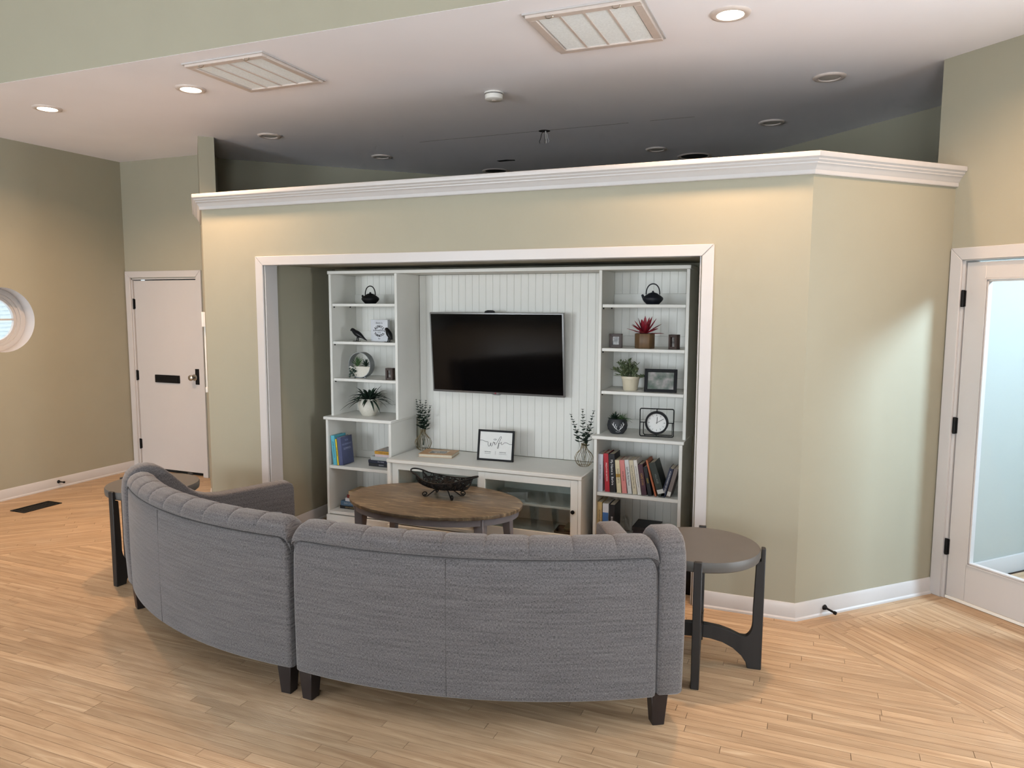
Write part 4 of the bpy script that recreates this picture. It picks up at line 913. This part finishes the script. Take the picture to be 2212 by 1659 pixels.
pl = plant('potted_plant', 'bushy grey-green plant in a cream pot', (-1.131, 0.68, Z3))
MB().lathe([(0.0, 0.0), (0.046, 0.0), (0.049, 0.003), (0.060, 0.078), (0.064, 0.080), (0.064, 0.098), (0.058, 0.098), (0.056, 0.084), (0.0, 0.082)], 36).build('pot', M['cream'], pl, smooth=True, angle=40)
rnd = random.Random(8); mb = MB(); st_ = MB()
for k in range(26):
    a = rnd.uniform(0, 2*PI); e = rnd.uniform(0.15, 1.5); ln = rnd.uniform(0.07, 0.135); d = Vector((math.cos(a)*math.cos(e), math.sin(a)*math.cos(e), math.sin(e)))
    b0 = Vector((0.02*math.cos(a), 0.02*math.sin(a), 0.085)); st_.tube([b0, b0+d*ln], 0.0014, 5)
    for j in range(10):
        t = 0.3+0.7*j/9; a2 = rnd.uniform(0, 2*PI); q = Vector((math.cos(a2), math.sin(a2), rnd.uniform(-0.2, 0.7)))+d*0.7
        leaf(mb, b0+d*ln*t, q, (0, 0, 1), rnd.uniform(0.028, 0.042), 0.015, 0.1, 3)
tag(mb.build('foliage', M['leafpale'], pl, smooth=True), kind='stuff'); st_.build('stems', M['leafpale'], pl)
small_frame('black framed courtyard photograph leaning beside the cream pot', (-0.912, 0.615, Z3), 0.10, 0.218, 0.160, 0.018, 0.022, M['black'], M['photo_green'], 0.22)
pl = plant('potted_plant', 'dark round pot with white antler mark and mixed succulents', (-1.206, 0.63, Z4))
MB().lathe([(0.0, 0.0), (0.038, 0.0), (0.044, 0.003), (0.064, 0.030), (0.071, 0.058), (0.066, 0.088), (0.054, 0.106), (0.049, 0.104), (0.0, 0.098)], 36).build('pot', M['potdark'], pl, smooth=True, angle=50)
def on_pot(u, z):
    pr = [(0.038, 0.0), (0.064, 0.030), (0.071, 0.058), (0.066, 0.088), (0.054, 0.106)]; r = 0.07
    for (ra, za), (rb, zb) in zip(pr[:-1], pr[1:]):
        if za <= z <= zb: r = ra+(rb-ra)*(z-za)/(zb-za)
    a = -PI/2+0.35+u/0.07; return ((r+0.0005)*math.cos(a), (r+0.0005)*math.sin(a), z)
mb = MB()
for s_ in (-1, 1):
    mb.tube([on_pot(s_*u, z) for u, z in ((0.003, 0.030), (0.014, 0.040), (0.028, 0.052), (0.036, 0.068), (0.034, 0.086))], 0.0022, 5)
    for u, z, u2_, z2 in ((0.014, 0.040, 0.012, 0.062), (0.024, 0.049, 0.020, 0.074), (0.034, 0.062, 0.046, 0.076)): mb.tube([on_pot(s_*u, z), on_pot(s_*(u+u2_)/2, (z+z2)/2), on_pot(s_*u2_, z2)], 0.0018, 5)
mb.tube([on_pot(-0.02, 0.022), on_pot(0.0, 0.018), on_pot(0.018, 0.024)], 0.0016, 5).build('antler_mark', M['antler'], pl)
rnd = random.Random(9); mb = MB()
for k in range(44):
    a = rnd.uniform(0, 2*PI); e = rnd.uniform(0.1, 1.4); leaf(mb, (-0.022, 0, 0.100), (math.cos(a)*math.cos(e), math.sin(a)*math.cos(e), math.sin(e)), (0, 0, 1), rnd.uniform(0.035, 0.062), 0.018, 0.1, 4)
mb.build('succulent', M['leafdark'], pl, smooth=True); mb = MB()
for k in range(40):
    a = rnd.uniform(0, 2*PI); e = rnd.uniform(0.2, 1.4); leaf(mb, (0.03, 0, 0.100), (math.cos(a)*math.cos(e)+0.3, math.sin(a)*math.cos(e), math.sin(e)), (0, 0, 1), rnd.uniform(0.05, 0.085), 0.004, 0.35, 5)
mb.build('succulent', M['leafgreen'], pl, smooth=True)
# clock
ck = tag(empty('desk_clock', (-0.925, 0.590, Z4), (0, 0, 0.12)), 'round clock in a black wire square frame', 'clock')
def rrect(x0, x1, z0, z1, y, r=0.01):
    pts = []
    for cx_, cz_, a_ in ((x1-r, z1-r, 0), (x0+r, z1-r, 90), (x0+r, z0+r, 180), (x1-r, z0+r, 270)):
        for i in range(5): a = math.radians(a_+i*22.5); pts.append((cx_+r*math.cos(a), y, cz_+r*math.sin(a)))
    return pts
MB().tube(rrect(-0.112, 0.112, 0.004, 0.192, 0.0), 0.0038, 8, closed=True).build('wire_frame', M['black'], ck, smooth=True)
MB().tube([(-0.10, 0.0, 0.098), (-0.088, 0.0, 0.098), (-0.088, 0.0, 0.022), (-0.082, -0.012, 0.018), (-0.075, -0.020, 0.014)], 0.0032, 8).tube([(-0.088, 0.0, 0.024), (-0.084, 0.05, 0.006), (0.1, 0.05, 0.006), (0.104, 0.0, 0.098)], 0.0032, 8).tube([(-0.11, 0.0, 0.098), (-0.075, 0.0, 0.098)], 0.0032, 8).tube([(0.075, 0.0, 0.098), (0.11, 0.0, 0.098)], 0.0032, 8).tube([(0, 0, 0.17), (0, 0, 0.19)], 0.0032, 8).tube([(0, 0, 0.006), (0, 0, 0.026)], 0.0032, 8).build('stand', M['black'], ck, smooth=True)
cz = 0.098
MB().lathe([(0.064, -0.020), (0.077, -0.020), (0.078, 0.018), (0.0, 0.020), (0.0, 0.0), (0.064, 0.0), (0.064, -0.020)], 48, (0, 0, cz), 'y', cap=False).build('case', M['black'], ck, smooth=True, angle=40)
MB().lathe([(0.0, -0.004), (0.0645, -0.004)], 40, (0, 0, cz), 'y', cap=False).build('dial', M['paper'], ck)
mb = MB()
for k in range(12):
    a = k*PI/6; mb.tube([(0.046*math.cos(a), -0.005, cz+0.046*math.sin(a)), (0.057*math.cos(a), -0.005, cz+0.057*math.sin(a))], 0.0011 if k % 3 else 0.0016, 4)
mb.build('hour_marks', M['ink'], ck)
MB().tube([(-0.006*math.cos(0.55), -0.006, cz-0.006*math.sin(0.55)), (0.050*math.cos(0.55), -0.006, cz+0.050*math.sin(0.55))], 0.0014, 5).build('minute_hand', M['ink'], ck)
MB().tube([(0.001, -0.006, cz-0.006), (0.003, -0.006, cz+0.040)], 0.0018, 5).build('hour_hand', M['ink'], ck)
# ---------------------------------------------------------------- things on the tv bench
def wire_vase(label, x, y):
    root = tag(empty('wire_vase', (x, y, BZ)), label, 'vase', 'gold wire vases')
    prof = [(0.034, 0.002), (0.052, 0.018), (0.066, 0.048), (0.068, 0.066), (0.058, 0.090), (0.036, 0.112), (0.022, 0.130), (0.019, 0.150), (0.020, 0.166)]
    for k in range(16):
        a = 2*PI*k/16; MB().tube([(r*math.cos(a), r*math.sin(a), z) for r, z in prof], 0.0014, 5).build('wire', M['brass'], root, smooth=True)
    for r, z in ((0.034, 0.002), (0.020, 0.166)): MB().tube([(r*math.cos(2*PI*i/24), r*math.sin(2*PI*i/24), z) for i in range(24)], 0.0015, 5, closed=True).build('ring', M['brass'], root, smooth=True)
def stem(label, base, tip, n, group, seed):
    rnd = random.Random(seed); b0 = Vector(base); t1 = Vector(tip); root = tag(empty('eucalyptus_stem', tuple(b0)), label, 'stem', group)
    mid = (t1-b0)*0.5+Vector(((b0.x-t1.x)*0.12, 0, 0.02))
    def pt(t): return mid*2*t*(1-t)+(t1-b0)*t*t
    MB().tube([pt(i/12) for i in range(13)], 0.0014, 5).build('stalk', M['leafdark'], root, smooth=True)
    mb = MB()
    for k in range(n):
        t = 0.38+0.61*k/(n-1); p = pt(t); sz = 0.040*(1-0.70*(t-0.38)/0.62)
        for s_ in (0, 1):
            a = k*1.57+s_*PI+rnd.uniform(-0.3, 0.3); leaf(mb, p, (math.cos(a), math.sin(a)*0.7, 0.35), (0, 0, 1), sz*rnd.uniform(0.8, 1.1), sz*0.8, 0.0, 4)
    tag(mb.build('leaves', M['leafdark'], root, smooth=True))
vL, vR = (-2.845, 0.815), (-1.478, 0.742)
wire_vase('gold wire vase with greenery at the left end of the bench', *vL); wire_vase('gold wire vase with greenery at the right end of the bench', *vR)
for k, (dx, dz) in enumerate(((-0.062, 0.41), (-0.022, 0.405), (0.006, 0.375), (0.044, 0.41), (0.088, 0.37))):
    stem(['leftmost', 'second from left', 'middle', 'fourth from left', 'rightmost'][k]+' leafy stem in the left wire vase', (vL[0]+dx*0.08, vL[1], BZ+0.04), (vL[0]+dx, vL[1]-0.01*k, BZ+dz), 11, 'stems in the left vase', 20+k)
for k, (dx, dz) in enumerate(((-0.105, 0.375), (-0.012, 0.42), (0.035, 0.31), (0.078, 0.415))):
    stem(['leftmost', 'tall second', 'short third', 'rightmost'][k]+' leafy stem in the right wire vase', (vR[0]+dx*0.08, vR[1], BZ+0.04), (vR[0]+dx, vR[1]-0.01*k, BZ+dz), 11, 'stems in the right vase', 40+k)
wf = small_frame('black framed wifi sign standing on the bench', (-2.142, 0.640, BZ), 0.06, 0.288, 0.232, 0.016, 0.015, M['black'], M['paper'], 0.16, cat='framed sign', group='framed sign on the bench')
tl = [c_ for c_ in wf.children if c_.name.startswith('frame')][0]
def stroke(pts, r=0.0011):
    P = [Vector((x, 0.0055, z)) for x, z in pts]; out = []
    for i in range(len(P)-1):
        p0, p1, p2, p3 = P[max(0, i-1)], P[i], P[i+1], P[min(len(P)-1, i+2)]
        for j in range(5):
            t = j/5; out.append(0.5*((2*p1)+(p2-p0)*t+(2*p0-5*p1+4*p2-p3)*t*t+(3*p1-p0-3*p2+p3)*t**3))
    out.append(P[-1]); return MB().tube(out, r, 5)
stroke([(-0.128, 0.150), (-0.105, 0.150), (-0.080, 0.141), (-0.064, 0.140), (-0.063, 0.122), (-0.056, 0.108), (-0.046, 0.116), (-0.040, 0.135), (-0.040, 0.118), (-0.034, 0.110), (-0.026, 0.120), (-0.021, 0.142), (-0.013, 0.132), (-0.008, 0.141), (-0.010, 0.124), (-0.002, 0.124), (0.014, 0.150), (0.034, 0.184), (0.041, 0.178), (0.028, 0.148), (0.016, 0.108), (0.014, 0.096), (0.021, 0.100), (0.024, 0.125), (0.020, 0.134), (0.032, 0.133), (0.044, 0.143), (0.043, 0.128), (0.052, 0.127), (0.066, 0.140), (0.085, 0.141), (0.110, 0.131), (0.128, 0.132)], 0.0013).build('lettering', M['ink'], tl)
mb = MB()
for r in (0.007, 0.012, 0.017): mb.tube([(-0.008+r*math.cos(a), 0.0055, 0.150+r*math.sin(a)) for a in [0.6+i*(PI-1.2)/8 for i in range(9)]], 0.0008, 4)
mb.lathe([(0, 0.0045), (0.0015, 0.0045), (0.0015, 0.0055), (0, 0.0055)], 8, (0.045, 0, 0.152), 'y').build('wifi_symbol', M['ink'], tl)
textmesh('lettering', 'NETWORK', 0.010, M['ink'], tl, (-0.062, 0.0058, 0.066), (PI/2, 0, 0)); textmesh('lettering', 'PASSWORD', 0.010, M['ink'], tl, (0.058, 0.0058, 0.066), (PI/2, 0, 0))
box(-0.0005, 0.0005, 0.0055, 0.006, 0.048, 0.074).build('divider_line', M['ink'], tl)
for xx, ww in ((-0.062, 0.024), (0.058, 0.030)): box(xx-ww, xx+ww, 0.0057, 0.006, 0.053, 0.0545).build('small_print', M['ink'], tl)
# ---------------------------------------------------------------- books
def book(label, loc, wd, dp, ht, col, lean=0.0, rotz=0.0, text=None, tcol=(235, 230, 220), group=None, tsize=None, band=None, flat=False, ctext=None):
    """upright: origin at the lower left (lean<0: lower right) front corner; spine faces -y"""
    root = tag(empty('book', loc, (0, lean, rotz)), label, 'book', group)
    m_ = cover(col); x0 = 0.0 if lean <= 0 else -wd
    if flat:                               # lying: spine faces -y, wd = thickness up, ht = length along x
        box(0, ht, 0, 0.004, 0, wd).build('spine', m_, root, bevel=0.0008, bseg=1)
        box(0, ht, 0.001, dp, wd-0.0025, wd).build('cover', m_, root); box(0, ht, 0.001, dp, 0, 0.0025).build('cover', m_, root)
        box(0.003, ht-0.003, 0.004, dp-0.004, 0.0025, wd-0.0025).build('pages', M['pages'], root)
        if text: textmesh('lettering', text, tsize or wd*0.62, cover(tcol), root, (ht/2, -0.0004, wd/2), (PI/2, 0, 0))
        return root
    box(x0, x0+wd, 0, 0.004, 0, ht).build('spine', m_, root, bevel=0.001, bseg=1)
    box(x0, x0+0.0025, 0.001, dp, 0, ht).build('cover', m_, root); box(x0+wd-0.0025, x0+wd, 0.001, dp, 0, ht).build('cover', m_, root)
    box(x0+0.0025, x0+wd-0.0025, 0.004, dp-0.004, 0.004, ht-0.004).build('pages', M['pages'], root)
    if band: box(x0+0.001, x0+wd-0.001, -0.0005, 0.0, ht*band[1], ht*band[2]).build('spine_band', cover(band[0]), root)
    if text: textmesh('lettering', text, tsize or wd*0.58, cover(tcol), root, (x0+wd/2, -0.0006, ht*0.52), (PI/2, PI/2, 0))
    if ctext:
        for s_, v, sz, cc in ctext: textmesh('lettering', s_, sz, cover(cc), root, (x0+wd+0.0004, dp/2, ht*v), (PI/2, 0, PI/2))
    return root
GR = 'books standing on the right bookcase shelf'
yb = 0.530
RB = [(-1.311, 0.034, 0.262, (188, 190, 196), 0.0, 'Jennifer Fisher  Later', (60, 60, 70), 'white book at the left end of the right shelf row', 0.012, None),
      (-1.2566, 0.034, 0.268, (168, 28, 42), -0.10, 'PREDATOR NATION', (236, 220, 215), 'bright red book second in the right shelf row', 0.014, None),
      (-1.2190, 0.043, 0.268, (16, 16, 18), -0.10, 'My Name is  Barbra', (226, 226, 226), 'thick black book with large white lettering', 0.022, None),
      (-1.1720, 0.031, 0.228, (206, 194, 158), -0.10, 'NORA LOFTS', (70, 60, 50), 'cream book with gold band on its spine', 0.017, ((170, 130, 40), 0.48, 0.58)),
      (-1.1330, 0.033, 0.232, (206, 128, 122), -0.165, 'AN RECIPE', (60, 30, 35), 'faded pink book leaning left', 0.014, None),
      (-1.0870, 0.029, 0.236, (196, 196, 194), -0.20, "Let's Be Real Food", (24, 24, 26), 'white book with black script on its spine', 0.017, None),
      (-1.0510, 0.029, 0.236, (196, 186, 160), -0.20, 'The Lord God Made Them All', (40, 40, 40), 'tan book with dark title on its spine', 0.013, None),
      (-1.0150, 0.025, 0.240, (208, 204, 196), -0.20, "ALTMAN'S SPRING COMPANION", (40, 40, 40), 'slim white book beside the maroon one', 0.010, None),
      (-0.9830, 0.034, 0.212, (70, 38, 48), -0.18, 'CAPE COD', (190, 150, 70), 'maroon book with gold lettering', 0.017, None),
      (-0.9430, 0.026, 0.200, (26, 24, 28), -0.27, 'NIGHT', (200, 170, 60), 'short black book with yellow lettering behind the orange one', 0.012, None),
      (-0.9070, 0.012, 0.252, (168, 92, 56), -0.36, None, None, 'thin orange board book leaning steeply', None, None),
      (-0.8920, 0.045, 0.236, (36, 42, 34), -0.38, 'VILLAGE', (120, 126, 120), 'thick dark green library book leaning steeply', 0.018, ((190, 190, 186), 0.08, 0.20))]
LEAN = [0, 0.06, 0.06, 0.08, 0.10, 0.12, 0.14, 0.15, 0.16, 0.20, 0.27, 0.31]; bxp = -1.312
for i, (x, wd, ht, col, ln, tx, tc_, lb, ts, bd) in enumerate(RB):
    l2 = LEAN[i]
    if i > 0: bxp += RB[i-1][1]/math.cos(LEAN[i-1])+0.001+(min(ht, RB[i-1][2])+0.02)*(math.tan(l2)-math.tan(LEAN[i-1]))
    book(lb, (bxp, yb, Z5+0.0005), wd, 0.155, ht, col, -l2, 0, tx, tc_ or (230, 230, 230), GR, ts, bd)
book('navy book with bold title leaning right', (-0.848, yb, Z5+0.0005), 0.028, 0.150, 0.205, (34, 40, 62), 0.27, 0, 'A DICTIONARY OF STEPS', (214, 214, 210), GR, 0.014)
book('grey-brown book at the right end of the shelf', (-0.814, yb, Z5+0.0005), 0.026, 0.150, 0.205, (108, 98, 92), 0.25, 0, None, group=GR, band=((200, 198, 190), 0.05, 0.2))
GL = 'books on the lower right bookcase shelf'
book('beige book with red edges on the bottom right shelf', (-1.311, 0.520, 0.1305), 0.034, 0.16, 0.295, (190, 164, 112), 0, 0, 'ADVENTURES OF MUSIC', (40, 40, 40), GL, 0.016, ((120, 40, 30), 0.0, 0.05))
book('white and blue book on the bottom right shelf', (-1.272, 0.520, 0.1305), 0.042, 0.16, 0.288, (206, 206, 208), 0, 0, None, group=GL, band=((58, 104, 160), 0.05, 0.78))
book('black book with white title on the bottom right shelf', (-1.226, 0.520, 0.1305), 0.040, 0.16, 0.285, (20, 20, 22), 0, 0, 'BODY BOOK', (226, 226, 226), GL, 0.018)
for k, (x, w_, c_, h_) in enumerate(((-1.075, 0.165, (30, 28, 34), 0.030), (-1.07, 0.158, (206, 204, 200), 0.028), (-1.075, 0.168, (34, 28, 36), 0.034), (-1.08, 0.172, (24, 22, 26), 0.030))):
    book(['black', 'white', 'dark plum', 'black patterned'][k]+' book lying '+['lowest', 'second', 'third', 'topmost'][k]+' in the pile behind the sofa arm', (x, 0.60, 0.1305+[0, 0.0305, 0.059, 0.0935][k]), h_, 0.20, w_, c_, flat=True, group='pile of books behind the sofa arm')
GB = 'books on the left bookcase middle shelf'
book('light blue hardback with black title on the left bookcase', (-3.505, 0.520, Z5+0.0005), 0.034, 0.155, 0.238, (86, 172, 190), -0.09, 0, 'JANET EVANOVICH', (30, 60, 70), GB, 0.015, None, False, [('JANET', 0.86, 0.030, (20, 24, 28)), ('EVANOVICH', 0.70, 0.026, (20, 24, 28)), ('GOING', 0.42, 0.040, (20, 24, 28)), ('ROGUE', 0.20, 0.040, (20, 24, 28))])
book('thin yellow book between two blue ones', (-3.468, 0.522, Z5+0.0005), 0.013, 0.15, 0.212, (222, 196, 54), -0.09, 0, 'CARL HIAASEN', (30, 26, 20), GB, 0.011)
book('dusk blue hardback with pale title on the left bookcase', (-3.452, 0.525, Z5+0.0005), 0.036, 0.155, 0.226, (78, 86, 122), -0.09, 0, None, group=GB, ctext=[('ELIN', 0.86, 0.022, (130, 140, 176)), ('HILDERBRAND', 0.72, 0.020, (130, 140, 176)), ('SUMMER', 0.56, 0.026, (150, 156, 186))])
GS = 'stack of books on the left bookcase middle shelf'
zz = Z5+0.0005
for lb, x, w_, h_, c_, tx, tc_ in (('black book at the bottom of the left stack', -3.225, 0.235, 0.026, (22, 22, 28), 'SAILING', (180, 180, 190)), ('navy book second from the bottom of the left stack', -3.228, 0.235, 0.024, (26, 32, 52), 'M. J. TOMS', (190, 190, 200)), ('clear silver case in the middle of the left stack', -3.205, 0.205, 0.030, (170, 176, 174), None, None), ('pinkish white book above the clear case', -3.165, 0.185, 0.020, (206, 190, 192), None, None), ('yellow spined book on top of the left stack', -3.168, 0.185, 0.024, (196, 146, 48), 'SCREEN KILLER BIRD', (50, 40, 20))):
    book(lb, (x, 0.60, zz), h_, 0.19, w_, c_, 0, 0, tx, tc_ or (0, 0, 0), GS, h_*0.5, None, True); zz += h_+0.0005
tag(box(-3.165, -2.985, 0.602, 0.788, zz-0.0003, zz+0.001).build('magazine', photomat('magazine_cover', [(30, 26, 24), (96, 74, 58), (190, 150, 110)], 12)), 'dark glossy magazine on top of the left stack', 'magazine')
GN = 'stack of books on the left bookcase bottom shelf'; zz = 0.1305
for lb, x, w_, h_, c_, tx, tc_ in (('black book with gold title at the bottom of the floor-level stack', -3.490, 0.215, 0.026, (22, 21, 20), 'NEW ENGLAND', (160, 140, 90)), ('slate blue book second in the floor-level stack', -3.482, 0.205, 0.038, (70, 98, 122), 'DISCOVER ME', (160, 170, 176)), ('white paperback third in the floor-level stack', -3.438, 0.165, 0.026, (206, 206, 206), 'ROBB', (60, 60, 70)), ('dark red book fourth in the floor-level stack', -3.420, 0.155, 0.028, (120, 38, 34), None, None), ('tan book on top of the floor-level stack', -3.405, 0.145, 0.032, (176, 150, 116), None, None)):
    book(lb, (x, 0.575, zz), h_, 0.17, w_, c_, 0, 0, tx, tc_ or (0, 0, 0), GN, h_*0.6, None, True); zz += h_+0.0005
fb = tag(empty('book', (-2.745, 0.560, BZ), (0, 0, 0.17)), 'tan photo book lying flat on the white bench', 'book')
box(0, 0.265, 0.002, 0.195, 0.003, 0.021).build('pages', M['pages'], fb); box(-0.003, 0.268, 0, 0.198, 0.021, 0.025).build('cover', cover((182, 144, 104)), fb, bevel=0.001, bseg=1); box(-0.003, 0.268, 0, 0.198, 0.0, 0.003).build('cover', cover((182, 144, 104)), fb)
box(0.062, 0.205, 0.038, 0.160, 0.0251, 0.0257).build('cover_label', cover((196, 182, 160)), fb); box(0.070, 0.197, 0.046, 0.118, 0.0257, 0.0260).build('cover_picture', photomat('album_print', [(60, 60, 58), (110, 106, 100), (150, 140, 126)], 30), fb)
textmesh('lettering', 'ARCHITECTURE', 0.014, cover((120, 104, 84)), fb, (0.133, 0.138, 0.0259), (0, 0, 0))
# inside the bench, behind the right glass door
tr = tag(empty('serving_tray', (-1.640, 0.56, 0.140), (0, 0, 0.1)), 'dark tray of odds and ends inside the bench', 'tray')
box(0, 0.22, 0, 0.16, 0, 0.006).build('tray_base', M['black'], tr)
for (a0, a1, c0, c1) in ((0, 0.22, 0, 0.006), (0, 0.22, 0.154, 0.16), (0, 0.006, 0, 0.16), (0.214, 0.22, 0, 0.16)): box(a0, a1, c0, c1, 0.006, 0.026).build('tray_rim', M['black'], tr)
book('olive book lying on the tray inside the bench', (-1.575, 0.595, 0.1665), 0.024, 0.13, 0.14, (92, 92, 66), 0, 0.1, flat=True, group='book in the bench')
# dark bin in the niche corner
bn_ = tag(empty('waste_bin', (-0.640, 0.19, 0)), 'narrow black bin in the right corner of the niche', 'bin')
MB().loft([[(sx_*r*0.8, sy_*r, z) for sx_, sy_ in ((-1, -1), (1, -1), (1, 1), (-1, 1))] for z, r in ((0.0, 0.050), (0.16, 0.056), (0.19, 0.048))]).build('body', M['black'], bn_, bevel=0.006)
